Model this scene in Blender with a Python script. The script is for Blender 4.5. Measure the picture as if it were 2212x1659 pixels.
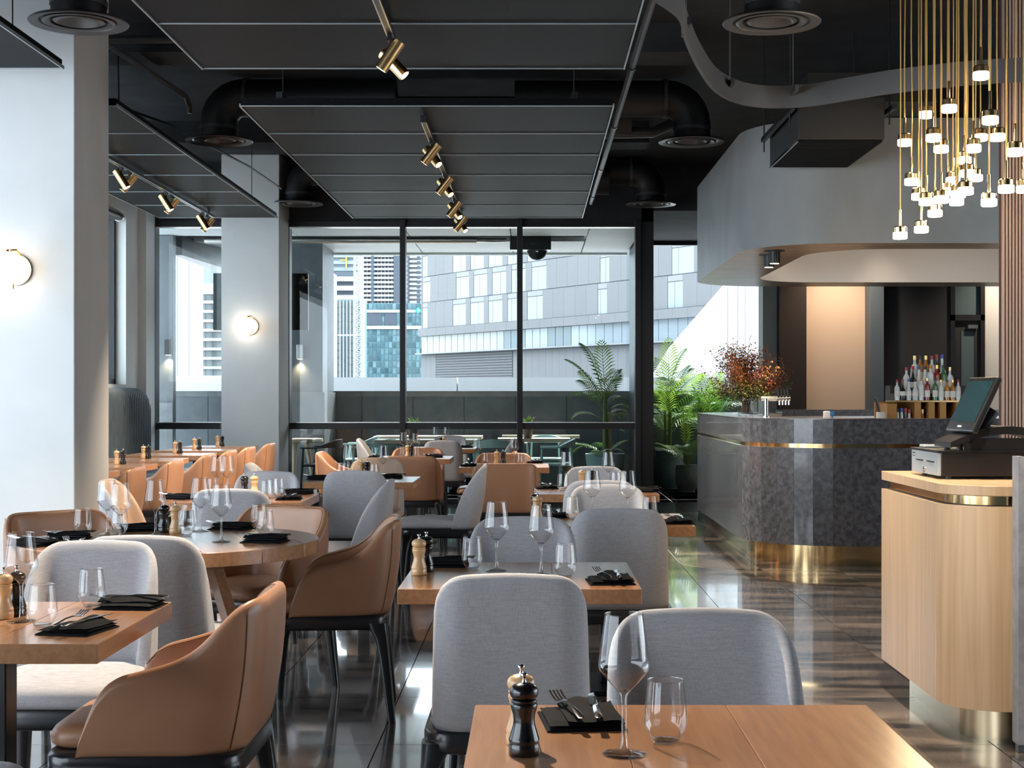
import bpy, math, random
from mathutils import Vector, Matrix
R = math.radians
rng = random.Random(7)
scene = bpy.context.scene
for o in list(bpy.data.objects): bpy.data.objects.remove(o)
C = scene.collection

# ---------------------------------------------------------------- camera, sky, sun, exposure
F = 3200.0            # focal length in photo pixels (2212 wide)
CX, CY = 1150.0, 855.0  # vanishing point of the room's depth lines
H = 1.31              # eye height
cam = bpy.data.cameras.new('camera'); co = bpy.data.objects.new('camera', cam); C.objects.link(co)
co.location = (0, 0, H); co.rotation_euler = (R(90), 0, 0)
cam.sensor_width = 36.0; cam.lens = 36.0 * F / 2212
cam.shift_x = -(CX - 1106) / 2212; cam.shift_y = (CY - 829.5) / 2212
cam.clip_start = 0.05; cam.clip_end = 2000
scene.camera = co

w = bpy.data.worlds.new('overcast_sky'); scene.world = w; w.use_nodes = True
bg = w.node_tree.nodes['Background']
bg.inputs['Color'].default_value = (0.80, 0.90, 1.0, 1); bg.inputs['Strength'].default_value = 2.35
sun = bpy.data.lights.new('sun', 'SUN'); so = bpy.data.objects.new('sun', sun); C.objects.link(so)
sun.energy = 5.5; sun.angle = R(3); sun.color = (1, 0.96, 0.9)
so.rotation_euler = Vector((-0.16, -0.68, -0.70)).to_track_quat('-Z', 'Y').to_euler()
scene.view_settings.view_transform = 'Standard'; scene.view_settings.look = 'None'
scene.view_settings.gamma = 1.0; scene.view_settings.use_curve_mapping = False
scene.view_settings.exposure = 1.38
try:
    scene.cycles.transparent_max_bounces = 40
    scene.cycles.max_bounces = 6; scene.cycles.diffuse_bounces = 3; scene.cycles.glossy_bounces = 3; scene.cycles.transmission_bounces = 6; scene.cycles.adaptive_threshold = 0.08
    scene.cycles.sample_clamp_indirect = 6.0
    scene.cycles.caustics_reflective = False; scene.cycles.caustics_refractive = False
except Exception: pass

def at(px, py, z):
    """world point at height z seen at a photo pixel"""
    Y = (H - z) * F / (py - CY)
    return Vector(((px - CX) * Y / F, Y, z))
def atY(px, py, Y):
    return Vector(((px - CX) * Y / F, Y, H - (py - CY) * Y / F))

# ---------------------------------------------------------------- materials
M = {}
def mat(name, col, rough=0.5, metal=0.0, spec=0.5, col2=None, nscale=6.0, stretch=(1, 1, 1), detail=6.0, lo=0.35, hi=0.65,
        bump=0.0, bscale=None, emit=None, coat=0.0, coat_ior=1.5, coat_rough=0.04, tint=0.0, rnoise=0.0, sheen=0.0, weave=0.0):
    m = bpy.data.materials.new(name); m.use_nodes = True
    nt = m.node_tree; N = nt.nodes; L = nt.links; p = N['Principled BSDF']
    p.inputs['Base Color'].default_value = (*col, 1); p.inputs['Roughness'].default_value = rough
    p.inputs['Metallic'].default_value = metal; p.inputs['Specular IOR Level'].default_value = spec
    p.inputs['Coat Weight'].default_value = coat; p.inputs['Coat IOR'].default_value = coat_ior; p.inputs['Coat Roughness'].default_value = coat_rough
    if sheen: p.inputs['Sheen Weight'].default_value = sheen
    out = None
    if col2 is not None or bump or tint or rnoise or weave:
        tc = N.new('ShaderNodeTexCoord'); oi = N.new('ShaderNodeObjectInfo')
        mp = N.new('ShaderNodeMapping'); mp.inputs['Scale'].default_value = stretch
        ad = N.new('ShaderNodeVectorMath'); ad.operation = 'ADD'
        sc = N.new('ShaderNodeMath'); sc.operation = 'MULTIPLY'; sc.inputs[1].default_value = 37.0
        L.new(oi.outputs['Random'], sc.inputs[0]); L.new(tc.outputs['Object'], mp.inputs['Vector'])
        L.new(mp.outputs['Vector'], ad.inputs[0]); L.new(sc.outputs[0], ad.inputs[1])
        nz = N.new('ShaderNodeTexNoise'); nz.inputs['Scale'].default_value = nscale; nz.inputs['Detail'].default_value = detail
        nz.inputs['Distortion'].default_value = 0.4
        L.new(ad.outputs[0], nz.inputs['Vector'])
        base = None
        if col2 is not None:
            rp = N.new('ShaderNodeValToRGB'); rp.color_ramp.elements[0].position = lo; rp.color_ramp.elements[1].position = hi
            rp.color_ramp.elements[0].color = (*col, 1); rp.color_ramp.elements[1].color = (*col2, 1)
            L.new(nz.outputs['Fac'], rp.inputs['Fac']); base = rp.outputs['Color']
        if weave:
            wa = N.new('ShaderNodeTexNoise'); wa.inputs['Scale'].default_value = 1.0; wa.inputs['Detail'].default_value = 2.0
            m2 = N.new('ShaderNodeMapping'); m2.inputs['Scale'].default_value = (700, 700, 30)
            L.new(tc.outputs['Object'], m2.inputs['Vector']); L.new(m2.outputs['Vector'], wa.inputs['Vector'])
            wb = N.new('ShaderNodeTexNoise'); wb.inputs['Scale'].default_value = 1.0; wb.inputs['Detail'].default_value = 2.0
            m3 = N.new('ShaderNodeMapping'); m3.inputs['Scale'].default_value = (30, 30, 700)
            L.new(tc.outputs['Object'], m3.inputs['Vector']); L.new(m3.outputs['Vector'], wb.inputs['Vector'])
            sm = N.new('ShaderNodeMath'); sm.operation = 'ADD'; L.new(wa.outputs['Fac'], sm.inputs[0]); L.new(wb.outputs['Fac'], sm.inputs[1])
            mr = N.new('ShaderNodeMapRange'); mr.inputs['From Min'].default_value = 0.7; mr.inputs['From Max'].default_value = 1.3
            mr.inputs['To Min'].default_value = 1 - weave; mr.inputs['To Max'].default_value = 1 + weave
            L.new(sm.outputs[0], mr.inputs['Value'])
            mx = N.new('ShaderNodeMix'); mx.data_type = 'RGBA'; mx.blend_type = 'MULTIPLY'; mx.inputs['Factor'].default_value = 1
            if base: L.new(base, mx.inputs[6])
            else: mx.inputs[6].default_value = (*col, 1)
            L.new(mr.outputs[0], mx.inputs[7]); base = mx.outputs[2]
            bw = N.new('ShaderNodeBump'); bw.inputs['Strength'].default_value = 0.25; bw.inputs['Distance'].default_value = 0.001
            L.new(sm.outputs[0], bw.inputs['Height']); L.new(bw.outputs['Normal'], p.inputs['Normal'])
        if tint:
            hs = N.new('ShaderNodeHueSaturation'); mr2 = N.new('ShaderNodeMapRange')
            mr2.inputs['To Min'].default_value = 1 - tint; mr2.inputs['To Max'].default_value = 1 + tint
            L.new(oi.outputs['Random'], mr2.inputs['Value']); L.new(mr2.outputs[0], hs.inputs['Value'])
            if base: L.new(base, hs.inputs['Color'])
            else: hs.inputs['Color'].default_value = (*col, 1)
            base = hs.outputs['Color']
        if base: L.new(base, p.inputs['Base Color'])
        if rnoise:
            mr3 = N.new('ShaderNodeMapRange'); mr3.inputs['To Min'].default_value = max(0.02, rough - rnoise); mr3.inputs['To Max'].default_value = rough + rnoise
            L.new(nz.outputs['Fac'], mr3.inputs['Value']); L.new(mr3.outputs[0], p.inputs['Roughness'])
        if bump:
            b = N.new('ShaderNodeBump'); b.inputs['Strength'].default_value = bump; b.inputs['Distance'].default_value = 0.004
            if bscale:
                n2 = N.new('ShaderNodeTexNoise'); n2.inputs['Scale'].default_value = bscale; n2.inputs['Detail'].default_value = 4
                L.new(ad.outputs[0], n2.inputs['Vector']); L.new(n2.outputs['Fac'], b.inputs['Height'])
            else: L.new(nz.outputs['Fac'], b.inputs['Height'])
            L.new(b.outputs['Normal'], p.inputs['Normal'])
    if emit:
        p.inputs['Emission Color'].default_value = (*emit[0], 1); p.inputs['Emission Strength'].default_value = emit[1]
    M[name] = m
    return m

def thin_glass(name, base=0.04, edge=0.7, power=4.0, tint=(0.97, 0.98, 0.98), edge_tint=(0.7, 0.75, 0.76)):
    m = bpy.data.materials.new(name); m.use_nodes = True; nt = m.node_tree; N = nt.nodes; L = nt.links
    N.remove(N['Principled BSDF']); out = N['Material Output']
    lw = N.new('ShaderNodeLayerWeight'); lw.inputs['Blend'].default_value = 0.5
    pw = N.new('ShaderNodeMath'); pw.operation = 'POWER'; pw.inputs[1].default_value = power
    L.new(lw.outputs['Facing'], pw.inputs[0])
    ma = N.new('ShaderNodeMath'); ma.operation = 'MULTIPLY_ADD'; ma.inputs[1].default_value = edge; ma.inputs[2].default_value = base
    L.new(pw.outputs[0], ma.inputs[0])
    cm = N.new('ShaderNodeMix'); cm.data_type = 'RGBA'; L.new(pw.outputs[0], cm.inputs['Factor'])
    cm.inputs[6].default_value = (*tint, 1); cm.inputs[7].default_value = (*edge_tint, 1)
    tr = N.new('ShaderNodeBsdfTransparent'); L.new(cm.outputs[2], tr.inputs['Color'])
    gl = N.new('ShaderNodeBsdfGlossy'); gl.inputs['Roughness'].default_value = 0.01
    mx = N.new('ShaderNodeMixShader'); L.new(ma.outputs[0], mx.inputs['Fac']); L.new(tr.outputs[0], mx.inputs[1]); L.new(gl.outputs[0], mx.inputs[2])
    L.new(mx.outputs[0], out.inputs['Surface']); M[name] = m
    return m

def solid_glass(name, col=(1, 1, 1), ior=1.45):
    m = bpy.data.materials.new(name); m.use_nodes = True; nt = m.node_tree; N = nt.nodes
    N.remove(N['Principled BSDF']); g = N.new('ShaderNodeBsdfGlass'); g.inputs['Color'].default_value = (*col, 1); g.inputs['IOR'].default_value = ior
    g.inputs['Roughness'].default_value = 0.0
    nt.links.new(g.outputs[0], N['Material Output'].inputs['Surface']); M[name] = m
    return m

mat('floor_stone', (0.055, 0.057, 0.062), 0.14, spec=0.7, coat=1.0, coat_ior=1.65, col2=(0.36, 0.295, 0.25), nscale=2.2, stretch=(0.8, 2.6, 1), detail=11, lo=0.38, hi=0.70, tint=0.25, rnoise=0.05)
mat('grout', (0.02, 0.02, 0.02), 0.8)
mat('slab', (0.012, 0.013, 0.016), 0.85, col2=(0.025, 0.027, 0.032), nscale=3, bump=0.3)
mat('plaster', (0.52, 0.55, 0.56), 0.75, col2=(0.62, 0.64, 0.645), nscale=1.3, detail=8, lo=0.3, hi=0.7)
mat('pillar_side', (0.42, 0.40, 0.37), 0.75, col2=(0.5, 0.48, 0.46), nscale=2, stretch=(1, 1, 0.3), detail=8)  # plaster darkened and warmed to stand for the pillars' shaded side
mat('white_wall', (0.72, 0.73, 0.72), 0.7)
mat('canopy_plaster', (0.25, 0.27, 0.275), 0.45, col2=(0.34, 0.355, 0.36), nscale=2.0, stretch=(1, 1, 0.6), detail=8, lo=0.3, hi=0.7)
mat('canopy_soffit', (0.56, 0.40, 0.26), 0.28, col2=(0.74, 0.58, 0.42), nscale=2.5, stretch=(0.6, 2, 1), detail=8)  # plaster soffit with the warm downlight glow put into its colour
mat('canopy_white', (0.72, 0.70, 0.68), 0.6)
mat('black_metal', (0.009, 0.010, 0.012), 0.35, spec=0.5)
mat('frame_black', (0.016, 0.017, 0.021), 0.38)
mat('duct_black', (0.006, 0.0065, 0.008), 0.5, bump=0.05, bscale=20)
mat('diffuser_grey', (0.10, 0.10, 0.105), 0.38, metal=0.2)
mat('raft_panel', (0.0025, 0.003, 0.004), 0.5, spec=0.08, col2=(0.006, 0.0065, 0.008), nscale=160, detail=1, lo=0.45, hi=0.55, tint=0.12)
mat('raft_edge', (0.38, 0.42, 0.44), 0.35, metal=0.5)
mat('fascia_grey', (0.07, 0.07, 0.073), 0.5)
mat('pipe_grey', (0.05, 0.052, 0.055), 0.45)
mat('brass', (0.78, 0.52, 0.24), 0.24, metal=1.0)
mat('brass_polished', (0.83, 0.60, 0.30), 0.12, metal=1.0)
mat('brass_brushed', (0.62, 0.50, 0.32), 0.28, metal=1.0)
mat('steel', (0.72, 0.73, 0.74), 0.12, metal=1.0)
mat('steel_brushed', (0.62, 0.60, 0.58), 0.3, metal=1.0)
mat('oak', (0.31, 0.14, 0.062), 0.30, spec=0.5, coat=0.6, coat_rough=0.16, col2=(0.43, 0.215, 0.10), nscale=4.0, stretch=(15, 1.0, 15), detail=9, lo=0.3, hi=0.7, tint=0.10, bump=0.02)
mat('oak_pale', (0.52, 0.34, 0.19), 0.4, col2=(0.64, 0.44, 0.27), nscale=3.0, stretch=(14, 14, 0.5), detail=7, lo=0.3, hi=0.7, tint=0.06)
mat('mill_wood', (0.62, 0.37, 0.17), 0.32, col2=(0.72, 0.46, 0.24), nscale=14, stretch=(4, 4, 0.6), coat=0.3)
mat('mill_black', (0.006, 0.006, 0.007), 0.22, coat=0.4)
mat('grey_fabric', (0.39, 0.385, 0.40), 0.9, spec=0.2, sheen=0.2, weave=0.18)
mat('tan_leather', (0.36, 0.18, 0.10), 0.36, spec=0.45, col2=(0.41, 0.21, 0.12), nscale=4, tint=0.06, bump=0.04, bscale=220)
mat('beige_leather', (0.46, 0.33, 0.25), 0.5)
mat('seam', (0.20, 0.085, 0.035), 0.6)
mat('seam_grey', (0.2, 0.2, 0.22), 0.8)
mat('ebony', (0.013, 0.014, 0.017), 0.28, spec=0.5, coat=0.15)
mat('napkin', (0.005, 0.005, 0.007), 0.85, spec=0.12)
thin_glass('bowl_glass', 0.075, 0.8, 3.0, (0.99, 0.995, 0.995), (0.78, 0.81, 0.83))
thin_glass('stem_glass', 0.08, 0.8, 1.8, (0.985, 0.99, 0.99), (0.86, 0.88, 0.89))
thin_glass('window_glass', 0.03, 0.7, 4.0, (0.93, 0.965, 0.965), (0.8, 0.88, 0.88))
mat('bar_stone', (0.046, 0.050, 0.062), 0.25, spec=0.7, col2=(0.115, 0.122, 0.14), nscale=26, detail=15, lo=0.36, hi=0.74, coat=0.4, tint=0.05, rnoise=0.05)
mat('banquette', (0.055, 0.075, 0.095), 0.45, spec=0.5, col2=(0.075, 0.10, 0.125), nscale=8, bump=0.05, bscale=60)
mat('globe', (1, 0.9, 0.8), 0.3, emit=((1.0, 0.82, 0.64), 3.2))
mat('pendant_glow', (1, 0.9, 0.7), 0.3, emit=((1.0, 0.76, 0.46), 15.0))
mat('lens_glow', (1, 0.9, 0.7), 0.3, emit=((1.0, 0.80, 0.55), 3.0))
mat('cord_gold', (0.55, 0.33, 0.10), 0.4, metal=0.35)
mat('screen_off', (0.012, 0.04, 0.05), 0.12, coat=0.5)
mat('black_plastic', (0.01, 0.01, 0.011), 0.3)
mat('silver_paint', (0.42, 0.47, 0.50), 0.4, metal=0.4)
mat('white_print', (0.8, 0.8, 0.78), 0.6)
mat('lit_edge_stone', (0.26, 0.265, 0.28), 0.4, col2=(0.36, 0.365, 0.38), nscale=20)  # paler copy of the dark stone, standing for its lit face
mat('slat_wood', (0.30, 0.21, 0.17), 0.5, col2=(0.38, 0.27, 0.22), nscale=5, stretch=(8, 8, 0.4))
mat('slat_gap', (0.07, 0.035, 0.03), 0.8)
mat('pot_teal', (0.10, 0.165, 0.18), 0.8, col2=(0.14, 0.21, 0.225), nscale=40, bump=0.6, bscale=70)
mat('pot_mint', (0.40, 0.58, 0.56), 0.5)
mat('soil', (0.03, 0.02, 0.012), 0.95)
mat('palm_leaf', (0.05, 0.16, 0.028), 0.35, spec=0.4, col2=(0.12, 0.27, 0.04), nscale=3, tint=0.25)
mat('palm_young', (0.19, 0.36, 0.035), 0.35, col2=(0.31, 0.48, 0.06), nscale=3, tint=0.2)
mat('palm_stem', (0.16, 0.20, 0.05), 0.6)
mat('mint_paint', (0.52, 0.76, 0.74), 0.4)
mat('charcoal_paint', (0.05, 0.055, 0.06), 0.4)
mat('terrace_oak', (0.72, 0.56, 0.38), 0.45, col2=(0.80, 0.65, 0.47), nscale=4, stretch=(1, 8, 1), tint=0.08)
mat('terrace_stone', (0.13, 0.145, 0.15), 0.45, col2=(0.18, 0.19, 0.20), nscale=5, detail=8, tint=0.1)
mat('terrace_dark', (0.085, 0.104, 0.118), 0.35, col2=(0.115, 0.135, 0.15), nscale=4)
mat('terrace_floor', (0.62, 0.66, 0.68), 0.4, tint=0.06)
mat('soffit_white', (0.78, 0.82, 0.83), 0.6)
mat('parapet_white', (0.672, 0.672, 0.689), 0.6)
mat('roof_white', (0.521, 0.521, 0.538), 0.6)
mat('facade_grey', (0.180, 0.177, 0.183), 0.6, tint=0.03)
mat('facade_lines', (0.143, 0.143, 0.152), 0.6)
mat('facade_pane', (0.260, 0.302, 0.333), 0.12, spec=0.6)
mat('facade_pane_warm', (0.323, 0.323, 0.297), 0.15)
mat('facade_pane_dark', (0.104, 0.146, 0.161), 0.12)
mat('facade_spandrel', (0.257, 0.257, 0.263), 0.5)
mat('louvre_grey', (0.125, 0.125, 0.132), 0.6)
mat('tower_white', (0.413, 0.419, 0.430), 0.7)
mat('tower_dark', (0.068, 0.083, 0.109), 0.5)
mat('teal_pane', (0.045, 0.10, 0.12), 0.15, col2=(0.15, 0.235, 0.265), nscale=0.25, detail=3, tint=0.3)
mat('teal_line', (0.12, 0.22, 0.24), 0.4)
mat('steel_white', (0.407, 0.412, 0.417), 0.5)
mat('apartment_white', (0.386, 0.388, 0.391), 0.7)
mat('apartment_glass', (0.218, 0.244, 0.250), 0.2, tint=0.25)
mat('tower_glass', (0.218, 0.260, 0.302), 0.2, tint=0.1)
mat('sign_teal', (0.05, 0.42, 0.42), 0.4)
mat('crane_yellow', (0.75, 0.45, 0.06), 0.5)
mat('beige_wall', (0.66, 0.50, 0.38), 0.7)
mat('dark_brown', (0.028, 0.017, 0.012), 0.6)
mat('slate_blue', (0.10, 0.13, 0.16), 0.6)
mat('charcoal_wall', (0.022, 0.023, 0.027), 0.6)
mat('amber_wood', (0.45, 0.22, 0.05), 0.4)
mat('cap_red', (0.35, 0.03, 0.04), 0.4); mat('cap_black', (0.02, 0.02, 0.02), 0.4); mat('cap_gold', (0.7, 0.5, 0.2), 0.3, metal=0.8); mat('cap_blue', (0.03, 0.09, 0.4), 0.4); mat('cap_orange', (0.55, 0.2, 0.05), 0.4)
mat('liquor_clear', (0.62, 0.66, 0.66), 0.1, coat=0.5); mat('liquor_amber', (0.40, 0.17, 0.03), 0.1, coat=0.5); mat('liquor_green', (0.03, 0.14, 0.05), 0.1, coat=0.5)
mat('liquor_red', (0.22, 0.02, 0.02), 0.1, coat=0.5); mat('liquor_dark', (0.02, 0.018, 0.02), 0.1, coat=0.5)
mat('paper_label', (0.75, 0.73, 0.68), 0.7)
mat('flower_rust', (0.36, 0.10, 0.045), 0.7, tint=0.4); mat('flower_orange', (0.42, 0.17, 0.04), 0.7, tint=0.4); mat('flower_green', (0.09, 0.10, 0.02), 0.7, tint=0.4)
mat('flower_grey', (0.13, 0.11, 0.11), 0.8, tint=0.3); mat('twig', (0.10, 0.06, 0.035), 0.8)
mat('vase_water', (0.45, 0.5, 0.48), 0.1, coat=0.5)
mat('tv_black', (0.006, 0.006, 0.007), 0.08)
mat('plastic_white', (0.8, 0.8, 0.8), 0.4); mat('plastic_blue', (0.05, 0.25, 0.6), 0.4)

def leaf(name, amount=0.4):
    m = M[name]; nt = m.node_tree; N = nt.nodes; L = nt.links; p = N['Principled BSDF']
    t = N.new('ShaderNodeBsdfTranslucent'); mx = N.new('ShaderNodeMixShader'); mx.inputs['Fac'].default_value = amount
    src = p.inputs['Base Color'].links[0].from_socket; L.new(src, t.inputs['Color'])
    L.new(p.outputs[0], mx.inputs[1]); L.new(t.outputs[0], mx.inputs[2]); L.new(mx.outputs[0], N['Material Output'].inputs['Surface'])
leaf('palm_leaf'); leaf('palm_young')

# ---------------------------------------------------------------- mesh helpers
class MB:
    def __init__(s): s.v = []; s.f = []; s.m = []
    def add(s, vs, fs, mi=0, T=None):
        b = len(s.v)
        for p in vs: s.v.append(tuple(T @ Vector(p)) if T else tuple(p))
        for f in fs: s.f.append(tuple(b + i for i in f)); s.m.append(mi)
        return s
    def box(s, x0, x1, y0, y1, z0, z1, mi=0, T=None):
        vs = [(x0, y0, z0), (x1, y0, z0), (x1, y1, z0), (x0, y1, z0), (x0, y0, z1), (x1, y0, z1), (x1, y1, z1), (x0, y1, z1)]
        return s.add(vs, [(3, 2, 1, 0), (4, 5, 6, 7), (0, 1, 5, 4), (1, 2, 6, 5), (2, 3, 7, 6), (3, 0, 4, 7)], mi, T)
    def loft(s, rings, mi=0, caps=True, closed=True, T=None):
        n = len(rings[0]); vs = [p for r in rings for p in r]; fs = []
        for i in range(len(rings) - 1):
            for j in range(n if closed else n - 1):
                k = (j + 1) % n
                fs.append((i * n + j, i * n + k, (i + 1) * n + k, (i + 1) * n + j))
        if caps: fs.append(tuple(reversed(range(n)))); fs.append(tuple(range((len(rings) - 1) * n, len(rings) * n)))
        return s.add(vs, fs, mi, T)
    def lathe(s, prof, n=24, mi=0, c=(0, 0, 0), caps=False, T=None):
        rings = [[(c[0] + r * math.cos(2 * math.pi * j / n), c[1] + r * math.sin(2 * math.pi * j / n), c[2] + z) for j in range(n)] for r, z in prof]
        return s.loft(rings, mi, caps, True, T)
    def tube(s, pts, r, n=8, mi=0, caps=True, T=None):
        pts = [Vector(p) for p in pts]; rings = []; up = None
        rr = r if isinstance(r, (list, tuple)) else [r] * len(pts)
        for i, p in enumerate(pts):
            d = (pts[min(i + 1, len(pts) - 1)] - pts[max(i - 1, 0)]).normalized()
            if up is None: up = Vector((0, 0, 1)) if abs(d.z) < 0.9 else Vector((1, 0, 0))
            a = d.cross(up)
            if a.length < 1e-5: a = d.cross(Vector((0, 1, 0)))
            a.normalize(); b = a.cross(d).normalized(); up = b
            rings.append([tuple(p + (a * math.cos(2 * math.pi * j / n) + b * math.sin(2 * math.pi * j / n)) * rr[i]) for j in range(n)])
        return s.loft(rings, mi, caps, True, T)
    def cyl(s, p0, p1, r0, r1=None, n=16, mi=0, T=None):
        return s.tube([p0, p1], [r0, r0 if r1 is None else r1], n, mi, True, T)
    def build(s, name, mats, parent=None, smooth=True, bevel=0.0, seg=2, sub=0, angle=35, link=True):
        me = bpy.data.meshes.new(name); me.from_pydata(s.v, [], s.f); me.validate()
        if not isinstance(mats, (list, tuple)): mats = [mats]
        for q in mats: me.materials.append(M[q] if isinstance(q, str) else q)
        if len(mats) > 1 and len(me.polygons) == len(s.m): me.polygons.foreach_set('material_index', s.m)
        if smooth:
            me.polygons.foreach_set('use_smooth', [True] * len(me.polygons))
            if not sub: me.set_sharp_from_angle(angle=R(angle))
        me.update()
        o = bpy.data.objects.new(name, me)
        if link: C.objects.link(o)
        if parent: o.parent = parent
        if bevel:
            b = o.modifiers.new('bevel', 'BEVEL'); b.width = bevel; b.segments = seg; b.limit_method = 'ANGLE'; b.angle_limit = R(40)
        if sub:
            q = o.modifiers.new('sub', 'SUBSURF'); q.levels = sub; q.render_levels = sub
        return o

def tag(o, label, cat=None, group=None, kind=None):
    if label: o['label'] = label
    if cat: o['category'] = cat
    if group: o['group'] = group
    if kind: o['kind'] = kind
    return o
def empty(name, loc=(0, 0, 0), rz=0.0, label=None, cat=None, group=None):
    o = bpy.data.objects.new(name, None); C.objects.link(o); o.location = loc; o.rotation_euler = (0, 0, rz); o.empty_display_size = 0.1
    return tag(o, label, cat, group)
def struct(o, label=None): o['kind'] = 'structure'; (label and o.__setitem__('label', label)); return o
def dup(o, loc=None, rz=None, label=None, group=None, parent=None):
    c = o.copy(); C.objects.link(c); c.parent = parent
    if loc is not None: c.location = loc
    if rz is not None: c.rotation_euler = (0, 0, rz)
    if label: c['label'] = label
    if group: c['group'] = group
    for ch in list(o.children): dup(ch, parent=c)
    return c
class Proto:
    """first use hands out the original, later uses hand out copies"""
    def __init__(s, root): s.root = root; s.used = False
    def put(s, loc, rz, label, group=None, scale=None):
        if not s.used: o = s.root; s.used = True; o.location = loc; o.rotation_euler = (0, 0, rz); o['label'] = label; (group and o.__setitem__('group', group))
        else: o = dup(s.root, loc, rz, label, group)
        if scale: o.scale = (scale, scale, scale)
        return o

def rrect(x0, x1, y0, y1, r, n=5):
    pts = []
    for cx, cy, a0 in ((x1 - r, y1 - r, 0), (x0 + r, y1 - r, 90), (x0 + r, y0 + r, 180), (x1 - r, y0 + r, 270)):
        for i in range(n + 1):
            a = R(a0 + 90 * i / n); pts.append((cx + r * math.cos(a), cy + r * math.sin(a)))
    return pts
# ================================================================ SETTING
WY = 18.07           # window wall
LX = -4.68           # wall with the banquette
CZ = 4.13            # slab
RX = 7.6
fl = struct(MB().box(LX - 0.3, RX, -5.0, 21.9, -0.2, -0.012).build('floor', 'grout'))
tw, tl = 0.5775, 0.875
tile_mb = MB()
prof = [(0, 0), (0, -0.012)]
tile_mb.box(-tw / 2 + 0.0022, tw / 2 - 0.0022, -tl / 2 + 0.0022, tl / 2 - 0.0022, -0.0115, 0.0)
tile = tile_mb.build('floor_tile', 'floor_stone', fl, smooth=False)
first = True
for i in range(-8, 9):
    for j in range(-1, 16):
        x = -0.58 + tw * (i + 0.5); y = 5.56 + tl * (j + 0.5)
        if y > 18.0 or x < LX + 0.1 or (x > 2.2 and y > 12.0) or (x < -2.4 and y < 8.0) or (x > 2.6 and y < 7.5): continue
        if first: t = tile; first = False
        else: t = tile.copy(); C.objects.link(t)
        t.location = (x, y, 0)
rest = MB()   # floor further off, behind the camera, under the bar and in the alcove
for i in range(-8, 15):
    for j in range(-12, 19):
        x = -0.58 + tw * (i + 0.5); y = 5.56 + tl * (j + 0.5)
        if y > 21.5 or x < LX + 0.1 or x > RX - 0.2: continue
        if j >= -1 and j < 16 and i <= 8 and not (y > 18.0 or (x > 2.2 and y > 12.0) or (x < -2.4 and y < 8.0) or (x > 2.6 and y < 7.5)): continue
        rest.box(x - tw / 2 + 0.002, x + tw / 2 - 0.002, y - tl / 2 + 0.002, y + tl / 2 - 0.002, -0.0115, 0.0)
rest_o = rest.build('floor_tile_field', 'floor_stone', fl, smooth=False); rest_o['kind'] = 'stuff'

struct(MB().box(LX - 0.3, RX, -5.0, 21.9, CZ, CZ + 0.2).build('ceiling', 'slab'))
# concrete beams of the slab
bm = MB()
for y in (11.2, 15.2): bm.box(LX, 1.2, y, y + 0.45, CZ - 0.22, CZ)
struct(bm.build('ceiling_beam', 'slab', smooth=False))

# wall behind the banquette, with its long window
wl = MB()
wl.box(LX - 0.3, LX, 10.2, WY, 0, 1.44); wl.box(LX - 0.3, LX, 10.2, WY, 3.42, CZ)
wl.box(LX - 0.3, LX, 17.06, WY, 1.44, 3.42); wl.box(LX - 0.3, LX, 9.6, 10.2, 0, CZ)
wl.box(LX - 0.3, LX, -5, 9.6, 3.42, CZ); wl.box(LX - 0.3, LX, -5, 9.6, 0, 0.3)
struct(wl.build('wall_left', 'white_wall', smooth=False))
struct(MB().box(LX, LX + 0.10, 17.57, WY - 0.1, 0, CZ).build('wall_left_pilaster', 'white_wall', smooth=False))
wo = struct(empty('window_5', (0, 0, 0)))
fr = MB()
for y in (10.2, 13.6, 17.0): fr.box(LX - 0.2, LX - 0.12, y, y + 0.06, 1.44, 3.42)
fr.box(LX - 0.2, LX - 0.12, 10.2, 17.06, 1.44, 1.5); fr.box(LX - 0.2, LX - 0.12, 10.2, 17.06, 3.36, 3.42)
fr.build('window_frame', 'frame_black', wo, smooth=False)
for y0, y1 in ((10.26, 13.6), (13.66, 17.0)):
    MB().box(LX - 0.165, LX - 0.16, y0, y1, 1.5, 3.36).build('pane', 'window_glass', wo, smooth=False)
bl = empty('roller_blind', (LX - 0.06, 13.6, 3.36), 0, 'dark roller blind rolled up above the banquette window', 'blind')
MB().cyl((0, -3.3, 0), (0, 3.36, 0), 0.045, n=16).build('tube', 'pipe_grey', bl)
MB().cyl((0, 3.36, 0), (0, 3.40, 0), 0.055, n=16).build('bracket', 'steel_brushed', bl)

# window wall
def window(name, bays, z_tr=(0.905, 0.98), ztop=3.4, Y=WY, d=0.11):
    """bays: list of (x0, x1) clear openings"""
    o = struct(empty(name, (0, 0, 0)))
    for (x0, x1) in bays:
        f = MB()
        f.box(x0, x1, Y - d / 2, Y + d / 2, z_tr[0], z_tr[1]); f.box(x0, x1, Y - d / 2, Y + d / 2, 0, 0.055); f.box(x0, x1, Y - d / 2, Y + d / 2, ztop - 0.03, ztop + 0.03)
        f.build('transom', 'frame_black', o, smooth=False)
        MB().box(x0, x1, Y - 0.004, Y + 0.004, z_tr[1], ztop - 0.03).build('pane', 'window_glass', o, smooth=False)
        MB().box(x0, x1, Y - 0.004, Y + 0.004, 0.055, z_tr[0]).build('pane', 'window_glass', o, smooth=False)
        e = MB(); e.box(x0, x1, Y - d / 2 - 0.004, Y + d / 2, z_tr[1], z_tr[1] + 0.008); e.box(x0, x1, Y - d / 2 - 0.004, Y + d / 2, ztop - 0.04, ztop - 0.032)
        e.build('glazing_bead', 'steel_brushed', o, smooth=False)
    return o
def X(px, Y=WY): return (px - CX) * Y / F
window('window_1', [(X(340), X(478))])
window('window_2', [(X(628), X(865))]); window('window_3', [(X(877), X(1117))]); window('window_4', [(X(1129), X(1371))])
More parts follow.
